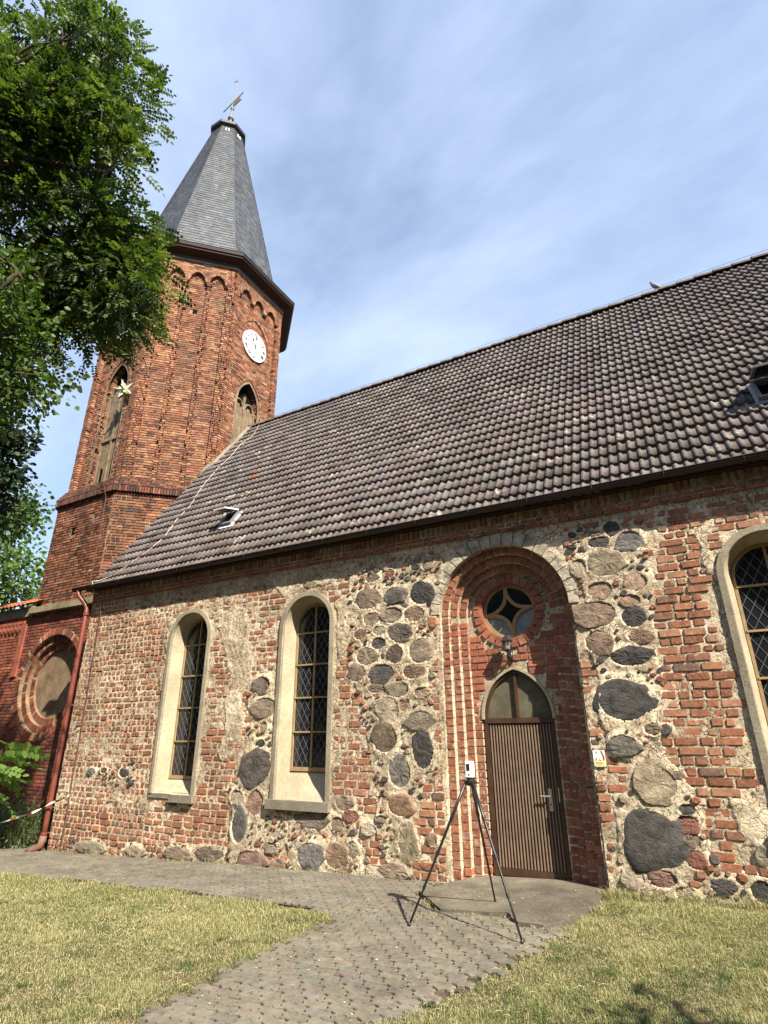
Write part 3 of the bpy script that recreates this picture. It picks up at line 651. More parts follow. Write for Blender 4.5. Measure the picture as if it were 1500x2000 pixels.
mb = MB(); mb.box((PX-DW+.045, y0-.022, dg+.012), (PX+DW-.045, y0-.001, dg+.10)); mb.build('kick_board', M['wood'], door)
n = 21; w = (2*DW-.10)/n
for k in range(n):
    xc = PX-DW+.05+(k+.5)*w; mb = MB(); h = w*.21
    mb.prism([(xc-h, y0+.001, dg+.105), (xc-h*.8, y0-.02, dg+.105), (xc+h*.8, y0-.02, dg+.105), (xc+h, y0+.001, dg+.105)][::-1], (0, 0, 1.84-dg-.105)); mb.build('batten', M['batten'], door)
hx = at_y(1077, 1565, y0)[0]
mb = MB(); mb.box((hx-.024, y0-.034, .75), (hx+.024, y0-.02, 1.02)); plate = mb.build('handle_plate', M['steel'], door)
mb = MB(); mb.tube([(hx, y0-.03, .93), (hx, y0-.075, .93)], .011, 8); mb.tube([(hx+.01, y0-.075, .93), (hx-.125, y0-.078, .93)], .0105, 8); mb.build('lever_handle', M['steel'], door)
mb = MB(); mb.tube([(hx, y0-.036, .83), (hx, y0-.03, .83)], .012, 10); mb.build('keyhole', M['black'], door)
mb = MB(); mb.box((PX+DW-.044, YT+.022, .86), (PX+DW-.030, YT+.0295, 1.04)); mb.build('strike_plate', M['steel'], frame)
# oculus
mb = MB(); n = 40
def ringmb(mb, c, r0, r1, y0, y1, n=40, col=(1, 1, 1, 1)):
    V = []
    for r, y in ((r1, y1), (r1, y0), (r0, y0), (r0, y1)): V += [(c[0]+r*math.cos(2*math.pi*k/n), y, c[1]+r*math.sin(2*math.pi*k/n)) for k in range(n)]
    F = [(j*n+k, j*n+(k+1) % n, (j+1)*n+(k+1) % n, (j+1)*n+k) for j in range(3) for k in range(n)]
    mb.add(V, [f[::-1] for f in F], col)
ringmb(mb, (OC, OZ), OR0-.005, OR0+.05, YT-.005, YT+.14, 40, (.22, .08, .05, .1)); ocu = mb.build('oculus', M['brick'], nave)
mb = MB(); ringmb(mb, (OC, OZ), OR0-.05, OR0+.01, YT+.07, YT+.12); mb.build('round_frame', M['ochre'], ocu)
ra = OR0-.03; tip = .2
star = []
for s in range(4):
    a0 = s*math.pi/2+.12; 
    p0 = np.array([math.cos(a0), math.sin(a0)])*ra; p1 = np.array([math.cos(a0+math.pi/2), math.sin(a0+math.pi/2)])*ra; c = (p0+p1)*.0
    for q in np.linspace(0, 1, 9)[:-1]: star.append((1-q)**2*p0+2*q*(1-q)*c+q*q*p1)
    mb = MB(); mb.tube([(OC+(((1-q)**2)*p0+2*q*(1-q)*c+q*q*p1)[0], YT+.09, OZ+(((1-q)**2)*p0+2*q*(1-q)*c+q*q*p1)[1]) for q in np.linspace(0, 1, 13)], .032, 6); mb.build('tracery_bar', M['ochre'], ocu)
mb = MB(); mb.add([(OC+x*.98, YT+.104, OZ+z*.98) for x, z in star]+[(OC, YT+.104, OZ)], [(i, (i+1) % 32, 32) for i in range(32)]); mb.build('star_pane', M['glass'], ocu)
for s in range(4):
    a0 = s*math.pi/2+.12; arc = [(math.cos(a)*ra, math.sin(a)*ra) for a in np.linspace(a0, a0+math.pi/2, 10)]; inn = star[s*8:s*8+8]+[star[(s*8+8) % 32]]
    V = [(OC+x, YT+.1, OZ+z) for x, z in arc]+[(OC+x, YT+.1, OZ+z) for x, z in inn]
    F = [(10+min(i, 8), i, i+1, 10+min(i+1, 8)) for i in range(9)]
    mb = MB(); mb.add(V, F); mb.build('pane', M['paleglass'] if s in (2, 3) else M['glass'], ocu)

# ------------------------------------------------------------------ tiled roof
T = math.tan(RPITCH); SL = np.array([0, math.cos(RPITCH), math.sin(RPITCH)]); RN = np.array([0, -math.sin(RPITCH), math.cos(RPITCH)])
RO = np.array([0, EAVE_Y, EAVE_Z]); SLEN = (RIDGE_Y-EAVE_Y)/math.cos(RPITCH)
RX0 = -12.22
TW, TR = .272, .302
mb = MB(); th = -.03
A0 = RO+RN*th-SL*.03; B0 = RO+SL*SLEN+RN*th
mb.add([A0+XA*RX0, A0+XA*NX1, B0+XA*NX1, B0+XA*RX0], [(0, 1, 2, 3)])
back = np.array([0, RIDGE_Y*2-EAVE_Y, EAVE_Z]); mb.add([B0+XA*RX0, B0+XA*NX1, back+XA*NX1, back+XA*RX0], [(0, 1, 2, 3)])
mb.add([A0+XA*NX1, back+XA*NX1, B0+XA*NX1], [(0, 1, 2)])
roof = mb.build('roof', M['interior'], nave)
def tile_mesh(seed, c):
    """double-roll interlocking tile: rolls and pans across, thick front edge, unit = metres, origin at lower left"""
    rng = RS(seed); prof = []
    for i in range(2):
        b0 = i*TW/2
        prof += [(b0+.000, .004), (b0+.012, .024), (b0+.034, .036), (b0+.056, .030), (b0+.070, .010), (b0+.080, .004), (b0+.128, .003)]
    prof.append((TW, .004)); n = len(prof); Ln = TR+.05
    V = [(x, .006-.004*rng.rand(), h-.024) for x, h in prof]+[(x, 0, h+.030) for x, h in prof]+[(x, Ln, h-.022) for x, h in prof]
    F = [(i, i+1, n+i+1, n+i) for i in range(n-1)]+[(n+i, n+i+1, 2*n+i+1, 2*n+i) for i in range(n-1)]+[(0, n, 2*n), (n-1, 3*n-1, 2*n-1)]
    return np.array(V, float), F
tv, tf = tile_mesh(1, None)
tcols = palette(30, 70, [(.140, .120, .114), (.128, .108, .103), (.15, .129, .122), (.115, .096, .091)], (4, 3, 2, 2), .1, .10)
def tile_world(x, s): return RO+XA*x+SL*s
rows = int((SLEN-.08)/TR)+1; colsn = int((NX1-RX0)/TW)
tl = []
for r in range(rows):
    for c in range(colsn): tl.append((RX0+c*TW, -.07+r*TR))
tl = np.array(tl)
skyl = [(-9.02, -8.66, 1.36, 1.80), (1.42, 1.95, 1.33, 1.90)]            # roof lights: x0, x1, s0, s1
k = np.ones(len(tl), bool)
for x0, x1, s0, s1 in skyl: k &= ~((tl[:, 0] > x0-.15) & (tl[:, 0] < x1-.1) & (tl[:, 1] > s0-.15) & (tl[:, 1] < s1-.12))
# the octagonal tower cuts into the roof
tyy = RO[1]+SL[1]*tl[:, 1]; k &= ~((tl[:, 0] < -12.0) & (tyy > 2.75))
tl = tl[k]
ctr = np.array([tile_world(x+TW/2, s+.15) for x, s in tl])-CAM; w = ctr@CF; px = 750+FPX*(ctr@CR)/w; py = 1000-FPX*(ctr@CU)/w
sc = np.where((px > 0) & (px < 1500) & (py > 0), 1/w**2, 0); pick = np.zeros(len(tl), bool); pick[np.argsort(-sc)[:300]] = True
rng = RS(71); TVAR = []
for i in range(14):
    c = tcols[i].copy(); c[3] = (.0, .05, .0, .5, .0, .0, .2)[i % 7]; mb = MB(); mb.add(tv, tf, c); TVAR.append(mb.mesh('roof_tile', M['tile'], True))
BM = np.stack([XA, SL, RN], 1)
big = MB()
for i, (x, s) in enumerate(tl):
    o_ = tile_world(x+.004*(rng.rand()-.5), s+.012*(rng.rand()-.5))+RN*(.010*rng.rand()+.05*(float(fbm(x*.35, s*.5, 72, 2))-.5))+SL*(.03*(float(fbm(x*.5, s*.7, 73, 2))-.5))
    yaw = .03*(rng.rand()-.5)
    if pick[i]:
        Mx = Matrix.Identity(4)
        for a in range(3): Mx[a][0], Mx[a][1], Mx[a][2], Mx[a][3] = BM[a, 0]+yaw*BM[a, 1], BM[a, 1]-yaw*BM[a, 0], BM[a, 2], o_[a]
        o = bpy.data.objects.new('roof_tile', TVAR[rng.randint(14)]); COL.objects.link(o); setloc(o, roof, Mx)
    else:
        c = tcols[rng.randint(30)].copy(); c[3] = .35+.25*rng.rand() if rng.rand() < .07 else .1*rng.rand()
        if abs(x+9.45) < .14 and abs(s-3.55) < .16: c = np.array([.26, .085, .045, 0])
        vv = tv.copy(); vv[:, 1] += yaw*vv[:, 0]; big.add(vv@BM.T+o_, tf, c)
big.build('tile_field', M['tile'], roof, smooth=True, kind='stuff')
# ridge tiles
rt = MB(); n = 9; prof = [(.13*math.cos(a), .115*math.sin(a)) for a in np.linspace(math.pi, 0, n)]
rt.add([(0, y, z+.02) for y, z in prof]+[(.40, y*.9, z*.92) for y, z in prof], [(i, i+1, n+i+1, n+i) for i in range(n-1)], (.10, .082, .062, .2)); rtm = rt.mesh('ridge_tile', M['tile'], True)
x = -11.98
while x < NX1:
    o = bpy.data.objects.new('ridge_tile', rtm); COL.objects.link(o); setloc(o, roof, Matrix.Translation((x, RIDGE_Y+.02, RIDGE_Z+.0+.012*rng.rand())) @ Matrix.Rotation(.02*(rng.rand()-.5), 4, 'Z')); x += .375
mb = MB(); prev = [(xx, RIDGE_Y, RIDGE_Z+.2+.012*math.sin(xx*3.1)) for xx in np.arange(-11.9, NX1, .3)]; mb.tube(prev, .005, 5)
for xx in np.arange(-11.6, NX1, 1.25): mb.tube([(xx, RIDGE_Y, RIDGE_Z+.1), (xx, RIDGE_Y, RIDGE_Z+.21)], .007, 5)
mb.build('ridge_conductor', M['zinc'], roof)
# mortar fillet where the roof meets the tower
mb = MB(); pts = []
for i, (yy, xx) in enumerate(((2.6, -12.23), (2.8, -12.16), (2.95, -12.02), (3.3, -11.98), (3.7, -11.97), (4.2, -11.96))):
    pts.append(np.array([xx, yy, EAVE_Z+(yy-EAVE_Y)*T])+RN*(.03+.02*(i % 2)))
mb.tube(pts, [.05, .08, .09, .075, .085, .08], 8); mb.build('mortar_fillet', M['greyplaster'], roof, smooth=True)
# conductor wire lying on the tiles
pth = [(508, 826), (495, 850), (470, 868), (452, 890), (425, 915), (395, 950), (370, 990), (345, 1015), (320, 1050), (290, 1075), (255, 1100), (225, 1122), (193, 1134)]
def at_roof(px, py, lift=.05):
    d = ray(px, py); t = ((RO+RN*lift-CAM)@RN)/(d@RN); return CAM+d*t
mb = MB(); pts = [at_roof(*p) for p in pth]; e = pts[-1]; pts += [e+np.array([-.0, -.16, -.05]), e+np.array([.08, -.12, -.3]), np.array([e[0]+.14, -.06, 4.72])]
mb.tube(pts, .008, 6); mb.build('roof_conductor', M['wire'], roof, smooth=True)
# lightning rod down the wall
mb = MB(); rx0 = at_y(202, 1172, -.05)[0]; rx1 = at_y(120, 1655, -.05)[0]; pz = np.linspace(4.6, float(gz(rx1))-.05, 8)
mb.tube([(rx0+(rx1-rx0)*(4.6-z)/5+.01*math.sin(z*5), -.055-.006*math.sin(z*7), z) for z in pz], .011, 6); mb.build('wall_conductor', M['rust'], nave)
# roof lights
for k, (x0, x1, s0, s1) in enumerate(skyl):
    def P(x, s, h): return RO+XA*x+SL*s+RN*h
    mb = MB(); b0 = .12
    for (xa, xb, sa, sb) in ((x0, x1, s0, s0+.05), (x0, x1, s1-.05, s1), (x0, x0+.05, s0+.05, s1-.05), (x1-.05, x1, s0+.05, s1-.05)):
        mb.prism([P(xa, sa, .0), P(xb, sa, .0), P(xb, sb, .0), P(xa, sb, .0)], RN*b0)
    rl = mb.build('roof_light', M['poleiron'], roof)
    mb = MB(); mb.prism([P(x0-.05, s0-.07, .035), P(x1+.05, s0-.07, .035), P(x1+.05, s0+.0, .045), P(x0-.05, s0+.0, .045)], RN*.012)
    mb.prism([P(x0-.04, s0, .04), P(x0, s0, .05), P(x0, s1+.04, .05), P(x0-.04, s1+.04, .04)], RN*.012); mb.prism([P(x1, s0, .05), P(x1+.04, s0, .04), P(x1+.04, s1+.04, .04), P(x1, s1+.04, .05)], RN*.012); mb.build('flashing', M['white'] if k == 0 else M['poleiron'], rl)
    mb = MB(); mb.add([P(x0+.05, s0+.05, .02), P(x1-.05, s0+.05, .02), P(x1-.05, s1-.05, .02), P(x0+.05, s1-.05, .02)], [(0, 1, 2, 3)]); mb.build('opening', M['hole'], rl)
    ang = .75; h = P(x0, s1, b0+.01); D = -SL*math.cos(ang)+RN*math.sin(ang); DN = np.cross(XA, -D); ln = s1-s0
    mb = MB(); W_ = x1-x0
    for (ua, ub, da, db) in ((0, W_, 0, .045), (0, W_, ln-.045, ln), (0, .045, .045, ln-.045), (W_-.045, W_, .045, ln-.045)):
        mb.prism([h+XA*ua+D*db, h+XA*ub+D*db, h+XA*ub+D*da, h+XA*ua+D*da], DN*.03)
    mb.build('sash', M['white'] if k == 0 else M['poleiron'], rl)
    mb = MB(); mb.add([h+XA*.04+D*(ln-.04)+DN*.015, h+XA*(W_-.04)+D*(ln-.04)+DN*.015, h+XA*(W_-.04)+D*.04+DN*.015, h+XA*.04+D*.04+DN*.015], [(0, 1, 2, 3)]); mb.build('pane', M['glass'], rl)
    mb = MB(); mb.tube([P((x0+x1)/2, s0+.04, .1), h+XA*W_/2+D*(ln-.05)], .007, 5); mb.build('stay_bar', M['iron'], rl)
# downpipe
tp = at_y(172, 1200, -.11); bt = at_y(76, 1640, -.11)
mb = MB(); xx = NX0-.05
mb.tube([(NX0-.22, gy, gzt-.04), (NX0-.22, gy, gzt-.16), (NX0-.1, -.15, gzt-.34), (NX0-.04, -.11, gzt-.46), (NX0-.03, -.11, 3.), (NX0-.02, -.11, .1), (NX0-.02, -.11, -.2)], .052, 12)
dp = mb.build('downpipe', M['pipe'], nave, smooth=True)
for z in (4.35, 2.35, .35, -.12):
    mb = MB(); mb.tube([(NX0-.025, -.11, z-.03), (NX0-.025, -.11, z+.03)], .06, 12); mb.box((NX0-.04, -.11, z-.012), (NX0-.01, .0, z+.012)); mb.build('pipe_clamp', M['pipe'], dp)
gl = float(gz(NX0)); mb = MB(); mb.tube([(NX0-.02, -.11, -.16), (NX0-.03, -.13, gl+.10), (NX0-.16, -.2, gl+.03), (NX0-.25, -.24, gl-.03)], .068, 12); mb.build('drain_elbow', M['clay'], dp, smooth=True)
# ------------------------------------------------------------------ octagonal tower
TX, TY = -15.1, 4.2; TT = math.tan(math.pi/8)
RU, RL_, RW_ = 3.08, 3.22, 2.965           # upper stage at pilasters, lower stage, recessed wall of upper stage
ZB, ZC, ZTOP = 8.22, 8.75, 17.35
tower = thing('church_tower', 'octagonal red brick church tower with clock faces and slate spire', 'tower', (TX, TY, -.4))
def fr(k, r):
    a = math.radians(-90+45*k); N = np.array([math.cos(a), math.sin(a), 0.]); U = np.array([-math.sin(a), math.cos(a), 0.])
    return np.array([TX, TY, 0.])+N*r, U, ZA, N
def octa(mb, prof, col=(1, 1, 1, 1)):
    V = []
    for r, z in prof:
        for k in range(8):
            a = math.radians(-90-22.5+45*k); R = r/math.cos(math.pi/8); V.append((TX+R*math.cos(a), TY+R*math.sin(a), z))
    F = [(i*8+k, i*8+(k+1) % 8, (i+1)*8+(k+1) % 8, (i+1)*8+k) for i in range(len(prof)-1) for k in range(8)]
    mb.add(V, F, col); return mb
TRED = [(.265, .118, .063), (.215, .09, .052), (.30, .15, .086), (.17, .072, .046), (.09, .047, .036), (.33, .19, .115)]
TWT = (5, 4, 3, 2.5, 1.2, 1.5)
BEL = {0, 2}                              # faces with belfry window and clock: 0 south, 2 east
BH, BS, BA = .50, 12.35, 13.25           # opening half width, springing, apex
BRAD = (BH**2+(BA-BS)**2)/(2*BH)
def bel_top(u, e=0.): 
    x = np.abs(u)+BRAD-BH; return BS+np.sqrt(np.maximum((BRAD+e)**2-x*x, 0))
def bel_in(u, v, e=0.): return (np.abs(u) < BH+e) & (v > ZC+.05) & (v < bel_top(u, e))
NH, NS_, NA = .74, 14.9, 15.95           # blind niche of the clock
NRAD = (NH**2+(NA-NS_)**2)/(2*NH)
def nic_top(u, e=0.): return NS_+np.sqrt(np.maximum((NRAD+e)**2-(np.abs(u)+NRAD-NH)**2, 0))
core = MB(); octa(core, [(RL_-.012, -.6), (RL_-.012, ZB)]); octa(core, [(RU-.01, ZTOP-.02), (RU-.01, ZTOP+.15)])
wallm = MB(); hwU = RW_*TT
def panel(mb, k, r, u0, u1, z0, z1):
    O, U, V, N = fr(k, r); mb.add([O+U*a+V*b for a, b in ((u0, z0), (u1, z0), (u1, z1), (u0, z1))], [(0, 1, 2, 3)])
def plate(mb, k, r, us, lo, hi, depth, col=(1, 1, 1, 1)):
    """face plate between lower curve lo(u) and level hi, with its soffit going back by depth"""
    O, U, V, N = fr(k, r); n = len(us)
    a = [O+U*x+V*z for x, z in zip(us, lo)]; b = [O+U*x+V*hi for x in us]; c = [p-N*depth for p in a]
    F = [(i, i+1, n+i+1, n+i) for i in range(n-1)]+[(2*n+i, 2*n+i+1, i+1, i) for i in range(n-1)]
    mb.add(a+b+c, F, col)
for k in range(8):
    w = RW_*TT+.02
    if k in BEL:
        panel(core, k, RW_-.012, -w, -BH, ZC-.6, BS); panel(core, k, RW_-.012, BH, w, ZC-.6, BS); panel(core, k, RW_-.012, -BH, BH, ZC-.6, ZC+.05)
        us = np.linspace(-BH, BH, 21); plate(core, k, RW_-.012, us, bel_top(us), ZTOP, .0); panel(core, k, RW_-.012, -w, -BH, BS, ZTOP); panel(core, k, RW_-.012, BH, w, BS, ZTOP)
    else: panel(core, k, RW_-.012, -w, w, ZC-.6, ZTOP)
tw = core.build('tower_wall', M['tmortar'], tower)
# brickwork, face by face, one joined part per face
CR_ = .083; LENS = (.12, .24, .24, .125)
for k in range(8):
    mb = MB(); O, U, V, N = fr(k, RL_); w = RL_*TT
    near = k in (7, 0, 1, 2, 3)
    cl = TRED if near else TRED[:2]
    if near:
        q = lay(-w+.01, w-.01, 4.4, ZB, CR_, LENS, 400+k, .014)
        c = palette(len(q[0]), 410+k, TRED, (4, 5, 1.5, 4, 2.5, .5), .04); c[:, :3] *= .86
        kk = ~((np.abs(q[0]-.55) < .1) & (np.abs(q[1]-7.55) < .14)) & ~((np.abs(q[0]+.3) < .09) & (np.abs(q[1]-7.3) < .12)); q = [a[kk] for a in q]; c = c[kk]
        brick_geo(mb, O, U, V, N, *q, -.02, .006+.006*RS(k).rand(len(q[0])), c, 420+k, .005, .003)
        O, U, V, N = fr(k, RW_); w = RW_*TT
        q = lay(-w+.01, w-.01, ZC, ZTOP, CR_, LENS, 430+k, .014)
        kk = np.ones(len(q[0]), bool)
        if k in BEL: kk &= ~bel_in(q[0], q[1], .17) & ~bel_in(np.abs(q[0])-q[2], q[1], .10)
        kk &= ~((np.abs(q[0]-.05) < .09) & (np.abs(q[1]-15.22) < .12) & (k == 1))
        q = [a[kk] for a in q]; c = palette(len(q[0]), 440+k, TRED, TWT, .12+.22*RS(k+9).rand(len(q[0])))
        brick_geo(mb, O, U, V, N, *q, -.02, .004+.009*RS(k+50).rand(len(q[0])), c, 450+k, .005, .003)
        # corner pilasters and the two lesenes
        wu = RU*TT; O, U, V, N = fr(k, RU); les = [] if k in BEL else [-.40, .40]
        for u0, u1 in [(-wu, -wu+.27), (wu-.27, wu)]+[(x-.075, x+.075) for x in les]:
            top = ZTOP if abs(u0) > .6 else 16.42
            q = lay(u0+.002, u1-.002, ZC, top, CR_, (.13, .14, .24), 460+k, .012); c = palette(len(q[0]), 470+k, TRED, TWT, .05+.12*RS(k+3).rand(len(q[0])))
            brick_geo(mb, O, U, V, N, *q, -.13, .004*RS(k+51).rand(len(q[0])), c, 480+k, .006, .003)
        for x in les:                         # corbels under the arcade
            for (z, e) in ((16.36, .07), (16.44, .10)): brick_geo(mb, O, U, V, N, np.array([x]), np.array([z]), np.array([e]), np.array([.036]), -.1, .02+e*.2, palette(1, k, [(.17, .08, .05)], (1,)), k, .006, .002)
        if k in BEL:                          # stepped jamb and pointed arch of the belfry window, clock niche arch
            for e0, e1, dd in ((.10, .17, .02), (.0, .10, -.10)):
                O2, U2, V2, N2 = fr(k, RW_); 
                for s in (-1, 1):
                    q = lay(BH+e0, BH+e1, ZC+.05, BS, CR_, (.2,), 500+k, .012); c = palette(len(q[0]), 501+k, TRED, TWT, .08)
                    brick_geo(mb, O2, U2, V2, N2, s*q[0], *q[1:], dd-.25, dd, c, 502, .005, .003)
                    amax = math.acos((BRAD-BH)/(BRAD+e0)); na_ = 16
                    for j in range(na_):
                        a = amax*(j+.5)/na_; rc = BRAD+(e0+e1)/2; cx_ = s*(rc*math.cos(a)-(BRAD-BH)); cz_ = BS+rc*math.sin(a)
                        rv = U2*s*math.cos(a)+V2*math.sin(a); tv_ = np.cross(rv, N2)
                        brick_geo(mb, O2+U2*cx_+V2*cz_, tv_, rv, N2, np.zeros(1), np.zeros(1), np.array([rc*amax/na_/2-.006]), np.array([(e1-e0)/2-.003]), np.array([dd-.25]), np.array([dd]), palette(1, j, TRED, TWT, .1), j, .004, .002)
            for s in (-1, 1):
                amax = math.acos((NRAD-NH)/(NRAD+.06)); na_ = 17
                for j in range(na_):
                    a = amax*(j+.5)/na_; rc = NRAD+.06; cx_ = s*(rc*math.cos(a)-(NRAD-NH)); cz_ = NS_+rc*math.sin(a); O2, U2, V2, N2 = fr(k, RW_)
                    rv = U2*s*math.cos(a)+V2*math.sin(a); tv_ = np.cross(rv, N2)
                    brick_geo(mb, O2+U2*cx_+V2*cz_, tv_, rv, N2, np.zeros(1), np.zeros(1), np.array([rc*amax/na_/2-.006]), np.array([.057]), np.array([-.02]), np.array([.05]), palette(1, 30+j, TRED, TWT, .35), j, .004, .002)
        # arcade of three pointed arches under the eaves
        hwA = wu-.27; us = np.linspace(-hwA, hwA, 61); sp = 2*hwA/3; lo = []
        for x in us:
            c0 = (math.floor((x+hwA-1e-6)/sp)+.5)*sp-hwA; e = abs(x-c0); hh_ = sp/2-.07
            lo.append(16.5+math.sqrt(max(1.25**2*hh_*hh_*1.6-(e+.58*hh_)**2, 0))*1.0 if e < hh_ else 16.48)
        pl = MB(); plate(pl, k, RU-.008, us, lo, ZTOP, .085); pl.build('arcade', M['tmortar'], tw)
        q = lay(-hwA, hwA, 16.48, ZTOP, CR_, LENS, 520+k, .012); c = palette(len(q[0]), 521+k, TRED, TWT, .2)
        li = np.interp(q[0], us, lo); l2 = np.maximum(np.interp(q[0]-q[2], us, lo), np.interp(q[0]+q[2], us, lo)); kk = (q[1] > li+.05) & (q[1] > l2+.02); q = [a[kk] for a in q]; c = c[kk]
        O, U, V, N = fr(k, RU-.01); brick_geo(mb, O, U, V, N, *q, -.02, .010, c, 522+k, .005, .003)
        for j in range(3):
            c0 = (j+.5)*sp-hwA; hh_ = sp/2-.07
            for s in (-1, 1):
                pts = [(x, np.interp(c0+s*x, us, lo)) for x in np.linspace(0, hh_, 7)]
                for a, b in zip(pts[:-1], pts[1:]):
                    m_ = np.array([(a[0]+b[0])/2, (a[1]+b[1])/2]); d = np.array([b[0]-a[0], b[1]-a[1]]); ln = np.linalg.norm(d); d /= ln
                    tv_ = U*s*d[0]+V*d[1]; rv = -U*s*d[1]+V*d[0]; rv = rv if rv[2] > 0 else -rv; tv_ = np.cross(rv, N)
                    brick_geo(mb, O+U*(c0+s*m_[0])+V*m_[1]+rv*.04, tv_, rv, N, np.zeros(1), np.zeros(1), np.array([ln/2-.003]), np.array([.038]), np.array([-.05]), np.array([.025]), palette(1, j*7+int(ln*1000), TRED, TWT, .35), j, .003, .002)
    # string course: bricks on edge, then the weathering
    O, U, V, N = fr(k, RL_); w = (RL_+.1)*TT
    q = lay(-w+.003, w-.003, ZB, ZB+.2, .19, (.075, .08), 540+k, .01); c = palette(len(q[0]), 541+k, [(.12, .055, .04), (.2, .08, .05), (.07, .04, .032)], (3, 2, 3), .0)
    brick_geo(mb, O, U, V, N, *q, -.1, .10, c, 542+k, .005, .003)
    for i in range(4):                       # weathering: courses stepping back
        r_ = RL_+.082-i*.05; O, U, V, N = fr(k, r_); w = r_*TT
        q = lay(-w+.002, w-.002, ZB+.2+.083*i, ZB+.29+.083*i, .083, (.12, .24), 550+k+i*9, .012); c = palette(len(q[0]), 551+k+i*9, [(.16, .07, .045), (.11, .05, .036), (.2, .085, .052), (.07, .04, .03)], (4, 3, 2, 2), .05)
        brick_geo(mb, O, U, V, N, *q, -.12, .004, c, 552+k, .006, .003)
    mb.build('brickwork', M['tbrick'], tw, kind='stuff')
mb = MB(); octa(mb, [(RL_+.07, ZB+.19), (RL_+.07, ZB+.21), (RU-.08, ZC+.0), (RW_-.02, ZC+.01)], (.085, .05, .038, .0)); mb.build('string_course', M['tbrick'], tower)
for k, u_, z_, r_ in ((1, .05, 15.22, RW_), (1, .55, 7.55, RL_), (0, -.3, 7.3, RL_)):
    O, U, V, N = fr(k, r_-.010); mb = MB(); mb.add([O+U*(u_+a)+V*(z_+b) for a, b in ((-.08, -.12), (.08, -.12), (.08, .12), (-.08, .12))], [(0, 1, 2, 3)]); mb.build('putlog_hole', M['hole'], tw)
# belfry windows and clocks
def numeral(mb, s, c, R, up, O, U, V, N, d, sc):
    w = {'I': .035, 'V': .075, 'X': .08}; tot = sum(w[q] for q in s); x = -tot/2
    rv = U*up[0]+V*up[1]; tv_ = U*up[1]-V*up[0]
    for ch in s:
        cc = O+U*c[0]+V*c[1]+tv_*(x+w[ch]/2)*sc+N*d; h = .062*sc
        if ch == 'I': mb.obox(cc, tv_*.012*sc, rv*h, N*.002)
        elif ch == 'V':
            for s_ in (-1, 1): a = rv*h*2+tv_*s_*.05*sc; a /= 2; pv = np.cross(a/np.linalg.norm(a), N); mb.obox(cc+tv_*s_*.013*sc, a, pv*.011*sc, N*.002)
        else:
            for s_ in (-1, 1): a = rv*h+tv_*s_*.028*sc; pv = np.cross(a/np.linalg.norm(a), N); mb.obox(cc, a, pv*.011*sc, N*.002+N*.0005*s_)
        x += w[ch]
ROM = ['XII', 'I', 'II', 'III', 'IIII', 'V', 'VI', 'VII', 'VIII', 'IX', 'X', 'XI']
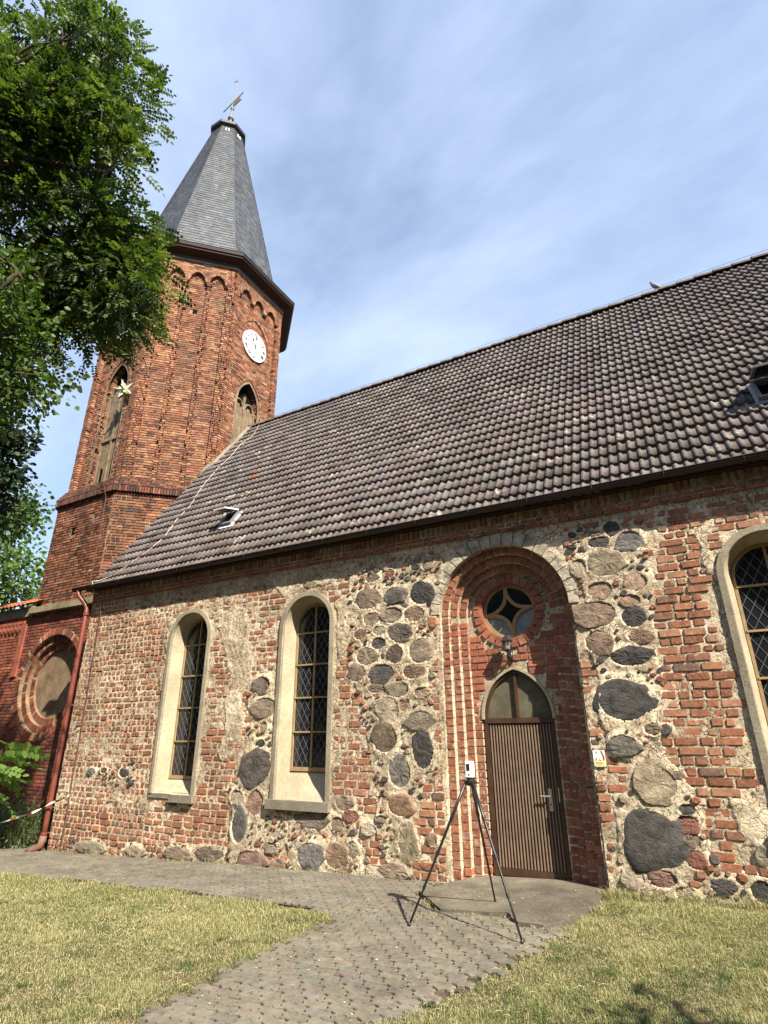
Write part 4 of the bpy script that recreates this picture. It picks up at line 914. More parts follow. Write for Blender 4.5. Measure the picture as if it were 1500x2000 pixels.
for k in (0, 2):
    O, U, V, N = fr(k, RW_); CZ = 14.85; CRD = .60; O = O+V*CZ
    def disc(mb, r, d0, d1, n=40, r_in=0.):
        a = [O+U*r*math.cos(2*math.pi*i/n)+V*r*math.sin(2*math.pi*i/n)+N*d0 for i in range(n)]; mb.prism(a, N*(d1-d0))
    mb = MB(); disc(mb, CRD, .02, .075); clk = mb.build('clock_face', M['white'], tower)
    mb = MB(); n = 40; rr = [.355, .362]
    a = [O+U*r*math.cos(2*math.pi*i/n)+V*r*math.sin(2*math.pi*i/n)+N*.0775 for r in rr for i in range(n)]; mb.add(a, [(i, n+i, n+(i+1) % n, (i+1) % n) for i in range(n)]); mb.build('inner_ring', M['black'], clk)
    for h in range(12):
        th = math.radians(30*h); up = (math.sin(th), math.cos(th)); mb = MB(); numeral(mb, ROM[h], (up[0]*.475, up[1]*.475), .475, up, O, U, V, N, .078, 1.15); mb.build('numeral', M['black'], clk)
    for th, ln, wd, tail, nm, dd in ((math.radians(331), .33, .032, .16, 'hour_hand', .084), (math.radians(8), .49, .023, .13, 'minute_hand', .090)):
        d = U*math.sin(th)+V*math.cos(th); pv = np.cross(d, N); mb = MB()
        mb.prism([O+N*dd-d*tail-pv*wd*.7, O+N*dd-d*tail+pv*wd*.7, O+N*dd+pv*wd*.5, O+N*dd+d*ln*.62+pv*wd*.5, O+N*dd+d*ln*.72+pv*wd*1.9, O+N*dd+d*ln, O+N*dd+d*ln*.72-pv*wd*1.9, O+N*dd+d*ln*.62-pv*wd*.5, O+N*dd-pv*wd*.5][::-1], N*.004); mb.build(nm, M['black'], clk)
    mb = MB(); disc(mb, .038, .08, .1, 16); mb.build('hub', M['black'], clk)
    # belfry opening: boarded tracery set back in the reveal
    O, U, V, N = fr(k, RW_-.26); P = lambda u, z, d=0.: O+U*u+V*z+N*d
    us = np.linspace(-BH-.02, BH+.02, 21); mb = MB(); o_ = [P(-BH-.02, ZC)]+[P(BH+.02, ZC)]+[P(u, z) for u, z in zip(us[::-1], bel_top(np.clip(us[::-1], -BH, BH), .02))]
    mb.add(o_+[o_[0]], [tuple(range(len(o_)))]); bw = mb.build('belfry_window', M['hole'], tower)
    mb = MB(); mb.add([P(-BH, ZC+.05, -.02), P(BH, ZC+.05, -.02), P(BH, ZC+.05, .3), P(-BH, ZC+.05, .3)], [(0, 1, 2, 3)], (.15, .075, .05, .1)); mb.build('sill', M['tbrick'], bw)
    lanc = [(-BH+.03, -.03), (.03, BH-.03)]
    for (a, b) in lanc:
        for j in range(3):                    # board leaves with a gap left open
            w_ = (b-a)/3; x0 = a+j*w_+.004; x1 = x0+w_-.008
            z0 = ZC+.10 if j != 1 else ZC+.75
            z1 = 12.2+.18*math.sin((j+.5)/3*math.pi)
            if k == 0 and a > 0 and j == 2: continue
            mb = MB(); mb.prism([P(x0, z0, .05), P(x1, z0, .05), P(x1, z1, .05), P(x0, z1, .05)], N*.02); mb.build('board', M['oldwood'], bw)
    mb = MB(); mb.prism([P(-.035, ZC+.05, .04), P(.035, ZC+.05, .04), P(.035, 12.75, .04), P(-.035, 12.75, .04)], N*.07)
    for s in (-1, 1): 
        mb.prism([P(s*BH-.03, ZC+.05, .04), P(s*BH+.03, ZC+.05, .04), P(s*BH+.03, BS, .04), P(s*BH-.03, BS, .04)], N*.07)
    mb.build('frame_post', M['oldwood'], bw)
    for s in (-1, 1):
        mb = MB(); pts = [P(s*(.03+.44*(.5-.5*math.cos(q))), 12.2+.34*math.sin(q), .08) for q in np.linspace(0, math.pi, 11)]; mb.tube(pts, .04, 6); mb.build('tracery_arch', M['oldwood'], bw)
    mb = MB(); mb.prism([P(-BH, 10.45, .07), P(BH, 10.45, .07), P(BH, 10.55, .07), P(-BH, 10.55, .07)], N*.05); mb.build('cross_rail', M['oldwood'], bw)
# eaves, spire
mb = MB(); octa(mb, [(RU-.02, ZTOP-.06), (RU+.03, ZTOP-.05), (RU+.05, ZTOP+.0), (RU+.0, ZTOP+.02)]); mb.build('stone_moulding', M['greyplaster'], tower)
mb = MB(); octa(mb, [(RU+.02, ZTOP+.0), (RU+.06, ZTOP+.12), (RU+.34, ZTOP+.20), (RU+.36, ZTOP+.21), (RU+.37, ZTOP+.27), (RU+.41, ZTOP+.28), (RU+.43, ZTOP+.37)]); mb.build('eaves_boards', M['brownpaint'], tower)
SZ0, SZ1, SR0, SR1 = 18.05, 28.1, 2.80, .64
mb = MB(); octa(mb, [(RU+.43, ZTOP+.36), (RU+.44, ZTOP+.41), (SR0+.0, SZ0), (SR1-.02, SZ1)], (.06, .065, .072, 0)); spire = mb.build('spire', M['slate'], tower)
sl = MB()
for k in range(8):
    a = math.radians(-90+45*k); N0 = np.array([math.cos(a), math.sin(a), 0.]); U = np.array([-math.sin(a), math.cos(a), 0.])
    segs = [((RU+.45, ZTOP+.39), (SR0, SZ0)), ((SR0, SZ0), (SR1, SZ1))]
    for (ra, za), (rb, zb_) in segs:
        A_ = np.array([TX, TY, 0])+N0*ra+ZA*za; D = N0*(rb-ra)+ZA*(zb_-za); ln = np.linalg.norm(D); D /= ln; NN = np.cross(U, D)
        rows_ = max(2, int(ln/.165))
        for r in range(rows_):
            t0 = r*ln/rows_; rr_ = ra+(rb-ra)*t0/ln; w = rr_*TT
            q = lay(-w, w, 0, .2, .2, (.2, .24, .22), 600+k*100+r, .0, .3); n = len(q[0])
            c = palette(n, 700+k*100+r, [(.080, .089, .100), (.068, .076, .086), (.094, .104, .115), (.056, .062, .07)], (4, 3, 2, 2), .0, .1)
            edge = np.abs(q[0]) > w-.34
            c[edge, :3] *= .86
            h = ln/rows_*1.08
            for i in range(n):
                x0, x1 = q[0][i]-q[2][i]+.002, q[0][i]+q[2][i]-.002; tl_ = .02*(RS(i+r).rand()-.5)*0
                b0 = A_+D*t0; e = .018
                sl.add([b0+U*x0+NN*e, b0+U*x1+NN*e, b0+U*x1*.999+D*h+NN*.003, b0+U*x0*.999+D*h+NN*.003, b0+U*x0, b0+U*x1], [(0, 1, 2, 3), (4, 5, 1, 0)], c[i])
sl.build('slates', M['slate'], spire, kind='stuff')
hip = MB()
for k in range(8):
    a = math.radians(-90-22.5+45*k); d = np.array([math.cos(a), math.sin(a), 0])/math.cos(math.pi/8); c0 = np.array([TX, TY, 0])
    hip.tube([c0+d*(RU+.44)+ZA*(ZTOP+.42), c0+d*(SR0+.01)+ZA*(SZ0+.01), c0+d*(SR1+.01)+ZA*SZ1], .016, 5)
hip.build('hip_flashing', M['iron'], spire)
mb = MB(); octa(mb, [(SR1-.02, SZ1-.05), (.76, SZ1+.02), (.79, SZ1+.05), (.79, SZ1+.2), (.74, SZ1+.23), (.12, SZ1+.75), (.0, SZ1+.78)]); mb.build('spire_cap', M['iron'], spire)
for k in (1, 2):
    a = math.radians(-90+45*k); N0 = np.array([math.cos(a), math.sin(a), 0.]); U = np.array([-math.sin(a), math.cos(a), 0.])
    for s in (-1, 1):
        p = np.array([TX, TY, 0])+N0*(SR1+.10)+ZA*(SZ1-.36)+U*s*.06; mb = MB(); mb.obox(p, U*.02, N0*.02, ZA*.12+N0*-.025); mb.build('louvre', M['white'], spire)
mb = MB(); mb.lathe((TX, TY, SZ1+.6), [(.16, 0), (.13, .35), (.07, .7), (.06, .8), (.15, .84), (.15, .9), (.05, .95), (.045, 1.55), (.09, 1.6), (.09, 1.68), (.028, 1.72), (.022, 3.25), (.035, 3.3), (.035, 3.5), (.0, 3.7)], 12)
pole = mb.build('finial_pole', M['poleiron'], tower, smooth=True)
vz = SZ1+.6+1.72; vd = np.array([.93, -.12, 0]); vd /= np.linalg.norm(vd); c0 = np.array([TX, TY, vz])
mb = MB(); mb.prism([c0+vd*.03, c0+vd*.62, c0+vd*.52+ZA*.19, c0+vd*.62+ZA*.4, c0+vd*.03+ZA*.4], np.cross(vd, ZA)*.015); vane = mb.build('weather_vane', M['oldwood'], tower)
mb = MB(); mb.tube([c0-vd*.75+ZA*.36, c0+vd*.75+ZA*.42], .022, 6); mb.tube([c0-vd*.05, c0+vd*.66-ZA*.01], .018, 6); mb.build('vane_arm', M['iron'], vane)
mb = MB(); c1 = c0+ZA*1.98; mb.tube([c1-XA*.16+ZA*.1, c1+XA*.16-ZA*.1], .014, 5); mb.tube([c1-ZA*.25, c1+ZA*.2], .012, 5); mb.build('top_cross', M['iron'], vane)
# conductor down the tower
O, U, V, N = fr(0, RW_+.09); wu = RU*TT-.31; pts = [O+U*wu+V*z+N*.01 for z in (16.2, 14, 12, 10, ZC+.1)]; O2, U2, V2, N2 = fr(0, RL_); pts += [O2+U*(wu+.03)+V*(ZB+.3)+N*.2, O2+U*(wu+.05)+V*(ZB+.12)+N*.13, O2+U*(wu+.06)+V*(ZB-.15)+N*.04]+[O2+U*(wu+.08)+V*z+N*.03 for z in (7., 6., 5.1)]
mb = MB(); mb.tube(pts, .014, 5); mb.build('tower_conductor', M['rust'], tower)

# ------------------------------------------------------------------ annex with round blind window
AY = .75; AX0, AX1 = -21.5, NX0
annex = thing('church_annex', 'low red brick annex with round recessed blind window beside the tower', 'annex', (-16.5, AY, -.5))
CX_, CZ_, RO_ = -14.72, 2.98, 1.27
mb = MB(); g = .05; xs = np.arange(AX0, AX1+.5, g); zs = np.arange(-.9, 5.06, g); X, Z = np.meshgrid(xs, zs, indexing='ij'); cxm = (X[:-1, :-1]+g/2); czm = Z[:-1, :-1]+g/2
keep = (cxm-CX_)**2+(czm-CZ_)**2 > (RO_-.06)**2; idx = np.arange(X.size).reshape(X.shape)
mb.add(np.stack([X, np.full(X.shape, AY+.008), Z], -1).reshape(-1, 3), [np.stack([idx[:-1, :-1][keep], idx[1:, :-1][keep], idx[1:, 1:][keep], idx[:-1, 1:][keep]], 1)])
aw = mb.build('annex_wall', M['tmortar'], annex)
AR = [(.22, .068, .04), (.18, .052, .034), (.26, .088, .05), (.13, .048, .035)]
q = lay(AX0, AX1+.4, -.9, 4.98, .083, (.12, .24, .24), 801, .012); k = (q[0]-CX_)**2+(q[1]-CZ_)**2 > (RO_+.12)**2; q = [a[k] for a in q]
mb = MB(); brick_geo(mb, (0, AY, 0), XA, ZA, YN, *q, -.02, .004+.006*RS(8).rand(len(q[0])), palette(len(q[0]), 802, AR, (4, 3, 2, 2), .0), 803, .005, .003); mb.build('brickwork', M['tbrick'], aw, kind='stuff')
rings = MB(); bk = MB(); rng = RS(805)
for j in range(5):
    r1 = RO_+.12-.178*j; r0 = r1-.173; yf = AY-.015+.10*j; n = int(2*math.pi*r1/.088)
    for i in range(n):
        a = 2*math.pi*(i+.5)/n; rc = (r0+r1)/2
        brick_geo(rings, (CX_+rc*math.cos(a), yf, CZ_+rc*math.sin(a)), np.array([math.sin(a), 0, -math.cos(a)]), np.array([math.cos(a), 0, math.sin(a)]), YN, np.zeros(1), np.zeros(1), np.array([rc*math.pi/n-.005]), np.array([.083]), np.array([-.11]), np.array([.004*rng.rand()]), palette(1, 900+j*200+i, AR+[(.34, .2, .13)], (4, 3, 3, 2, 2), .1), i, .005, .003)
    ringmb(bk, (CX_, CZ_), r0+.004, r1+.004, yf+.008, yf+.12, 48)
bwn = bk.build('blind_window', M['tmortar'], annex); rings.build('brickwork', M['tbrick'], bwn, kind='stuff')
mb = MB(); r = .54; mb.add([(CX_+r*math.cos(a), AY+.47, CZ_+r*math.sin(a)) for a in np.linspace(0, 2*math.pi, 49)[:-1]], [tuple(range(48))]); mb.build('plaster_disc', M['nicheplaster'], bwn)
# mossy coping at the tower foot, red tiled lean-to roof further left
mb = MB(); mb.prism([(-16.05, AY-.16, 4.86), (-16.05, AY-.16, 5.02), (-16.05, AY+.42, 5.22), (-16.05, AY+.42, 4.86)][::-1], (3.85, 0, 0)); mb.build('coping', M['mossy'], annex)
mb = MB(); mb.box((AX0, AY-.06, 4.82), (-16.05, AY+.3, 5.1)); mb.build('eaves_band', M['greyplaster'], annex)
mb = MB(); mb.add([(AX0, AY-.2, 5.1), (-16.1, AY-.2, 5.1), (-16.1, AY+3.5, 6.8), (AX0, AY+3.5, 6.8)], [(0, 1, 2, 3)], (.2, .07, .04, 0)); ar = mb.build('lean_to_roof', M['redtile'], annex)
pan = MB(); sl_ = np.array([0, 3.5, 1.65]); sl_ /= np.linalg.norm(sl_); nn = np.array([0, -sl_[2], sl_[1]])
n = 7; prof = [(.2*i/n, .022*math.sin(i/n*2*math.pi)+.03) for i in range(n+1)]
pv = [(XA*x+nn*(h+.02)) for x, h in prof]+[(XA*x+nn*h+sl_*.36) for x, h in prof]+[(XA*x+nn*(h-.01)) for x, h in prof]
pan.add(pv, [(i, i+1, n+2+i, n+1+i) for i in range(n)]+[(2*n+2+i, 2*n+3+i, i+1, i) for i in range(n)], (.36, .12, .065, .05)); pm = pan.mesh('clay_tile', M['redtile'], True)
for c in range(14):
    for r in range(4):
        o = bpy.data.objects.new('clay_tile', pm); COL.objects.link(o); p = np.array([-16.3-.2*c, AY-.22, 5.1])+sl_*.32*r; setloc(o, ar, Matrix.Translation(p))
# notched brick frieze
for i in range(16):
    x = -16.45-i*.19; mb = MB(); mb.prism([(x, AY+.02, 4.62), (x+.13, AY+.02, 4.62), (x+.13, AY+.02, 4.5), (x+.065, AY+.02, 4.4), (x, AY+.02, 4.5)][::-1], (0, -.075, 0), (.27, .08, .05, 0)); mb.build('frieze_brick', M['tbrick'], aw)
mb = MB(); mb.box((-19.5, AY-.06, 4.63), (-16.3, AY, 4.71), (.3, .09, .05, 0)); mb.box((-16.42, AY-.05, 3.2), (-16.2, AY, 4.62), (.28, .085, .05, 0)); mb.build('frieze_band', M['tbrick'], annex)
# ------------------------------------------------------------------ ground
soil = MB(); gx = np.unique(np.concatenate([np.linspace(-400, -60, 10), np.linspace(-60, 60, 90), np.linspace(60, 400, 10)])); gy_ = np.unique(np.concatenate([np.linspace(-400, -30, 10), np.linspace(-30, 30, 60), np.linspace(30, 400, 10)]))
X, Y = np.meshgrid(gx, gy_, indexing='ij'); idx = np.arange(X.size).reshape(X.shape)
soil.add(np.stack([X, Y, gz(X)-.035], -1).reshape(-1, 3), [np.stack([idx[:-1, :-1].ravel(), idx[1:, :-1].ravel(), idx[1:, 1:].ravel(), idx[:-1, 1:].ravel()], 1)])
ground = soil.build('ground', M['soil'], kind='structure')
# lawn outlines: the near lawns left and right of the path
def gp(p): q = at_g(*p); return (q[0], q[1])
LAWN_L = [gp(p) for p in ((0, 1702), (130, 1715), (260, 1730), (400, 1746), (520, 1758), (600, 1770), (652, 1787), (640, 1800), (585, 1826), (540, 1845), (470, 1880), (400, 1918), (330, 1955), (262, 1998))]
LAWN_L = [(-22, LAWN_L[0][1]-.35)]+LAWN_L+[(-3.9, -9.5), (-22, -9.5)]
LAWN_R = [gp(p) for p in ((715, 1998), (800, 1978), (850, 1952), (930, 1915), (985, 1880), (1030, 1858), (1080, 1830), (1120, 1803), (1160, 1775), (1188, 1752))]
LAWN_R = LAWN_R+[(-1.38, -.03), (NX1, -.03), (NX1+2, -.03), (NX1+2, -9.5), (LAWN_R[0][0]-.1, -9.5)]
SLAB = [gp(p) for p in ((818, 1744), (905, 1722), (958, 1712))]+[(PX-DW-.02, YT+.02), (PX+DW+.02, YT+.02)]+[gp(p) for p in ((1178, 1742), (1172, 1765), (1118, 1806), (1060, 1812), (1012, 1806), (990, 1788), (925, 1785), (862, 1780))]
SLAB = [tuple(np.array(SLAB[i])*(1-q)+np.array(SLAB[(i+1) % len(SLAB)])*q+(.022*(RS(i*7+int(q*10)).rand(2)-.5) if i > 3 or i < 2 else 0)) for i in range(len(SLAB)) for q in (0, .25, .5, .75)]
mb = MB(); n = len(SLAB); V = [(x, y, float(gz(x))+.026) for x, y in SLAB]
mb.prism(V, (0, 0, -.12)); 
slab = mb.build('doorstep_slab', M['slab'], kind='structure')
# pavers
def zig(w, h, a):
    """outline of a toothed paver, repeats with step w, h"""
    ex = [(0, 0), (w*.25, a), (w*.5, 0), (w*.75, a), (w, 0)]; ey = [(0, 0), (a*.8, h*.33), (-a*.8, h*.67), (0, h)]
    return ex[:-1]+[(w+x, y) for x, y in ey[:-1]]+[(x, h+y) for x, y in ex[::-1][:-1]]+[(x, y) for x, y in ey[::-1][:-1]]
PW, PH = .225, .1125
out_ = np.array(zig(PW, PH, .021))-np.array([PW/2, PH/2]); npv = len(out_); 
def shrink(o, e): c = o.mean(0); return c+(o-c)*(1-e/np.array([PW/2, PH/2]))
o1, o2 = shrink(out_, .0055), shrink(out_, .0095)
PVV = np.vstack([np.c_[o1, np.full(npv, -.03)], np.c_[o1, np.full(npv, -.006)], np.c_[o2, np.zeros(npv)]])
PF = [(j*npv+i, j*npv+(i+1) % npv, (j+1)*npv+(i+1) % npv, (j+1)*npv+i) for j in range(2) for i in range(npv)]+[tuple(range(2*npv, 3*npv))]
PCOL = palette(40, 33, [(.142, .127, .10), (.152, .136, .108), (.128, .114, .091), (.162, .144, .112)], (4, 3, 3, 1), .1, .06)
rng = RS(41); pc = []; rot = -.06; cr_, sr_ = math.cos(rot), math.sin(rot)
for r in range(-20, 96):
    for c in range(-30, 62):
        x = c*PW+(r % 2)*PW/2; y = r*PH; pc.append((-14.5+cr_*x-sr_*y+0., -9.2+sr_*x+cr_*y))
pc = np.array(pc); pc = pc[(pc[:, 1] < .01) & (pc[:, 1] > -9.6) & (pc[:, 0] > -15.6)]
onl = inpoly(pc[:, 0], pc[:, 1], LAWN_L) | inpoly(pc[:, 0], pc[:, 1], LAWN_R) | inpoly(pc[:, 0], pc[:, 1], SLAB) | (pc[:, 0] > -1.3) | ((pc[:, 0] > -3.6) & (pc[:, 1] > -.42))
pc = pc[~onl]
P3 = np.c_[pc, gz(pc[:, 0])]-CAM; w = P3@CF; px = 750+FPX*(P3@CR)/w; py = 1000-FPX*(P3@CU)/w
# pavers are sunk where soil has washed over them
sink = np.clip((fbm(pc[:, 0]*1.1, pc[:, 1]*1.1, 44)-.50)*.10, -.004, .004)+np.where(pc[:, 0] < -5, .002, 0)
sc = np.where((px > 0) & (px < 1500) & (py < 2000) & (sink < .005), 1/w**2, 0); pick = np.zeros(len(pc), bool); pick[np.argsort(-sc)[:300]] = True
pth = MB(); gxx = np.linspace(-16, -1.2, 150); gyy = np.linspace(-9.6, .03, 100); X, Y = np.meshgrid(gxx, gyy, indexing='ij'); idx = np.arange(X.size).reshape(X.shape)
cX, cY = X[:-1, :-1]+.05, Y[:-1, :-1]+.05; kp = ~(inpoly(cX, cY, LAWN_L) & inpoly(cX-.12, cY-.12, LAWN_L)) & ~(inpoly(cX, cY, LAWN_R) & inpoly(cX+.12, cY-.12, LAWN_R))
pth.add(np.stack([X, Y, gz(X)-.016+.006*(fbm(X*3, Y*3, 46)-.5)], -1).reshape(-1, 3), [np.stack([idx[:-1, :-1][kp], idx[1:, :-1][kp], idx[1:, 1:][kp], idx[:-1, 1:][kp]], 1)])
path = pth.build('path', M['soil'], kind='structure', smooth=True)
PVM = []
for i in range(16): mb = MB(); mb.add(PVV, PF, PCOL[i]); PVM.append(mb.mesh('paver', M['paver']))
big = MB()
for i, (x, y) in enumerate(pc):
    z = float(gz(x))-sink[i]+.004*(rng.rand()-.5); yaw = rot+.03*(rng.rand()-.5); tx, ty = .02*(rng.rand(2)-.5)
    if pick[i]:
        o = bpy.data.objects.new('paver', PVM[rng.randint(16)]); COL.objects.link(o); setloc(o, path, Matrix.Translation((x, y, z)) @ Matrix.Rotation(yaw, 4, 'Z') @ Matrix.Rotation(tx, 4, 'X'))
    elif px[i] > -300 and py[i] < 2500:
        c_, s_ = math.cos(yaw), math.sin(yaw); V = PVV@np.array([[c_, s_, 0], [-s_, c_, 0], [0, 0, 1]]); V[:, 2] += V[:, 0]*tx+V[:, 1]*ty
        big.add(V+np.array([x, y, z]), PF, PCOL[rng.randint(40)])
big.build('paving', M['paver'], path, kind='stuff')
# ------------------------------------------------------------------ grass
def blades(mb, P, h, lean, wid, col, seed):
    """P base points (n,3)"""
    rng = RS(seed); n = len(P); a = rng.rand(n)*2*math.pi; side = np.c_[np.cos(a), np.sin(a), np.zeros(n)]; b = a+math.pi/2+(rng.rand(n)-.5)
    fw = np.c_[np.cos(b), np.sin(b), np.zeros(n)]; h = h[:, None]; ln = lean[:, None]; w = wid[:, None]
    up = np.array([0, 0, 1.])
    m = P+up*h*.55+fw*ln*.35*h; t = P+up*h*(1-.35*ln)+fw*ln*h
    V = np.stack([P-side*w, P+side*w, m+side*w*.7, m-side*w*.7, t], 1).reshape(-1, 3); o = np.arange(n)[:, None]*5
    mb.add(V, [o+np.array([0, 1, 2, 3]), o+np.array([3, 2, 4])], np.asarray(col))
GC = np.array([(.215, .215, .088), (.30, .275, .13), (.135, .175, .06), (.45, .40, .235), (.36, .31, .165)])
def lawn(poly, seed, dens):
    rng = RS(seed); xs = [p[0] for p in poly]; ys = [p[1] for p in poly]; x0, x1, y0, y1 = max(min(xs), -15), min(max(xs), 4.5), max(min(ys), -7.2), max(ys)
    n = int((x1-x0)*(y1-y0)*dens); x = x0+rng.rand(n)*(x1-x0); y = y0+rng.rand(n)*(y1-y0); ed = .30*(fbm(x*3, y*3, seed, 5)-.5)+.12*(rng.rand(n)-.5)
    k = inpoly(x+ed, y+ed, poly); P = np.c_[x, y, gz(x)-.02]; d = P-CAM; w = d@CF; px_ = 750+FPX*(d@CR)/np.maximum(w, .1); py_ = 1000-FPX*(d@CU)/np.maximum(w, .1)
    k &= (w > .5) & (px_ > -250) & (px_ < 1750) & (py_ < 2350) & (rng.rand(n) < np.clip((5.0/np.maximum(w, 1))**1.3, .12, 1)); P = P[k]; w = w[k]; n = len(P)
    dry = fbm(P[:, 0]*.8, P[:, 1]*.8, seed+7)+.35*(fbm(P[:, 0]*4, P[:, 1]*4, seed+9)-.5); lush = fbm(P[:, 0]*1.4+9, P[:, 1]*1.4, seed+17)
    pr = np.stack([np.full(n, .9), .3+dry, np.clip(1.6*lush-.35, .05, 2), np.clip(dry*1.3-.35, .03, 1), np.clip(dry-.2, .05, 1)], 1); pr /= pr.sum(1, keepdims=True); ci = (rng.rand(n, 1) > np.cumsum(pr, 1)).sum(1)
    c = GC[np.minimum(ci, 4)]*(.75+.5*rng.rand(n, 1)); sc_ = np.clip(w/5, .9, 1.8)
    patch = np.clip(1.5*(fbm(P[:, 0]*2.2, P[:, 1]*2.2, seed+5)-.22), .25, 1.25)
    mb = MB(); blades(mb, P, (.026+.075*rng.rand(n)**2)*patch*np.sqrt(sc_), .3+1.2*rng.rand(n), (.0014+.0014*rng.rand(n))*sc_, np.c_[c, np.ones(n)], seed+3)
    return mb
def clump(mb, x, y, r, n, h, seed, cols=GC):
    rng = RS(seed); a = rng.rand(n)*6.283; q = r*np.sqrt(rng.rand(n)); P = np.c_[x+q*np.cos(a), y+q*np.sin(a), np.zeros(n)]; P[:, 2] = gz(P[:, 0])-.02
    c = cols[rng.randint(len(cols), size=n)]*(.7+.5*rng.rand(n, 1)); blades(mb, P, h*(.4+.8*rng.rand(n)), .3+1.1*rng.rand(n), np.full(n, .0024), np.c_[c, np.ones(n)], seed+1)
gl_ = lawn(LAWN_L, 51, 13000); gl_.build('grass', M['grass'], kind='stuff', label='dry short lawn left of the paved path', category='grass')
gr_ = lawn(LAWN_R, 52, 14000); gr_.build('grass', M['grass'], kind='stuff', label='mown yellow green lawn right of the path below the wall', category='grass')
wd_ = MB(); rng = RS(55)
for x in np.arange(-12.2, -3.6, .11):
    if rng.rand() < .55: clump(wd_, x, -.07-.05*rng.rand(), .06, int(6+18*rng.rand()), .06+.07*rng.rand(), int(x*1000) % 9999)
for x in np.arange(-1.35, 3.3, .05): clump(wd_, x, -.08-.06*rng.rand(), .07, 26, .09+.08*rng.rand(), int(x*1000) % 9999)
for p, r, n, h in (((960, 1786), .3, 200, .045), ((1030, 1808), .2, 130, .05), ((1080, 1812), .2, 140, .06), ((1130, 1800), .14, 140, .08), ((1160, 1775), .14, 160, .09), ((1000, 1795), .12, 60, .05), ((945, 1790), .22, 110, .05), ((900, 1785), .2, 90, .05), ((840, 1765), .14, 120, .08), ((832, 1790), .16, 90, .06), ((1050, 1806), .14, 60, .05), ((1100, 1808), .14, 60, .06), ((920, 1722), .18, 120, .05), ((1195, 1752), .14, 260, .13), ((1215, 1750), .14, 200, .11), ((880, 1726), .1, 60, .05), ((870, 1775), .12, 70, .06)):
    q = at_g(*p); clump(wd_, q[0], q[1], r, n, h, p[0])
CLV = np.array([(.06, .10, .03), (.08, .125, .035), (.05, .085, .025)])
for i in range(240):
    P = at_g(-50+700*rng.rand(), 1720+270*rng.rand()) if i % 2 else at_g(760+740*rng.rand(), 1770+230*rng.rand())
    if inpoly(P[0:1], P[1:2], LAWN_L)[0] or inpoly(P[0:1], P[1:2], LAWN_R)[0]: clump(wd_, P[0], P[1], .05+.07*rng.rand(), 40, .035+.03*rng.rand(), 3000+i, CLV)
for i in range(330):
    q = pc[rng.randint(len(pc))]
    if fbm(q[0]*1.1, q[1]*1.1, 44) > .5: clump(wd_, q[0]+.1*rng.rand(), q[1]+.05*rng.rand(), .05, 6, .03, i)
wd_.build('weeds', M['grass'], kind='stuff', label='thin weeds along the wall foot and in paving joints', category='weeds')
# fallen bits on the paving and dead straw on the lawn
lit = MB(); n = 1500; x = -12+rng.rand(n)*10.6; y = -5.5+rng.rand(n)*5.4; k = ~inpoly(x, y, LAWN_L) & ~inpoly(x, y, LAWN_R); x, y = x[k], y[k]
for i in range(len(x)):
    a = rng.rand()*6.28; s = .005+.010*rng.rand()**2; s2 = s*(.4+.6*rng.rand()); c_, s_ = math.cos(a), math.sin(a); z = float(gz(x[i]))+.006+(.034 if inpoly(np.array([x[i]]), np.array([y[i]]), SLAB)[0] else 0)
    c = (.42, .36, .25) if rng.rand() < .65 else (.2, .14, .08)
    lit.add([(x[i]+c_*s, y[i]+s_*s, z+.003*rng.rand()), (x[i]-s_*s2, y[i]+c_*s2, z+.003), (x[i]-c_*s, y[i]-s_*s, z+.002*rng.rand()), (x[i]+s_*s2, y[i]-c_*s2, z)], [(0, 1, 2, 3)], c+(1,))
lit.build('litter', M['col'], kind='stuff', label='pale petals and crumbs scattered on the paving', category='litter')
st = MB(); rng = RS(66)
for i in range(520):
    if i % 2: P = at_g(rng.rand()*640, 1715+rng.rand()*280, .02)
    else: P = at_g(800+rng.rand()*700, 1760+rng.rand()*240, .02)
    if not (inpoly(P[0:1], P[1:2], LAWN_L)[0] or inpoly(P[0:1], P[1:2], LAWN_R)[0]): continue
    a = rng.rand()*6.28; l = .04+.09*rng.rand(); d = np.array([math.cos(a), math.sin(a), 0])*l; st.add([P+[0, 0, .01], P+d*.5+[0, 0, .022], P+d+[0, 0, .008], P+d*.5+np.array([-d[1], d[0], 0])*.03+[0, 0, .02]], [(0, 1, 2, 3)], (.45, .38, .22, 1))
st.build('straw', M['grass'], kind='stuff', label='dead straw lying on the lawns', category='straw')
# ------------------------------------------------------------------ scanner on a tripod
ft = [at_g(800, 1808), at_g(1020, 1842), at_g(968, 1766)]; tc_ = sum(ft)/3; hx_, hy_ = -2.47, float(tc_[1])
tri = thing('tripod', 'black telescopic tripod standing on the paving before the door', 'tripod', (tc_[0], tc_[1], float(gz(tc_[0]))))
apex = np.array([hx_, hy_, 1.235])
for f in ft:
    d = f-apex; hd = np.array([d[0], d[1], 0]); hd /= np.linalg.norm(hd); a = apex+hd*.045; f = f+np.array([0, 0, .012])
    mb = MB(); ks = [0, .27, .28, .52, .53, .75, .76, 1]; rr = [.0165, .0165, .0145, .0145, .0125, .0125, .0105, .0105]
    mb.tube([a+(f-a)*k for k in ks], rr, 10); leg = mb.build('leg', M['black'], tri, smooth=True)
    for k, r in ((.27, .021), (.52, .019), (.75, .017)):
        mb = MB(); mb.tube([a+(f-a)*(k-.012), a+(f-a)*(k+.014)], r, 10); mb.build('leg_collar', M['black'], leg)
    mb = MB(); mb.lathe(f-np.array([0, 0, .012]), [(.012, 0), (.018, .004), (.018, .014), (.011, .03)], 10); mb.build('foot', M['black'], leg)
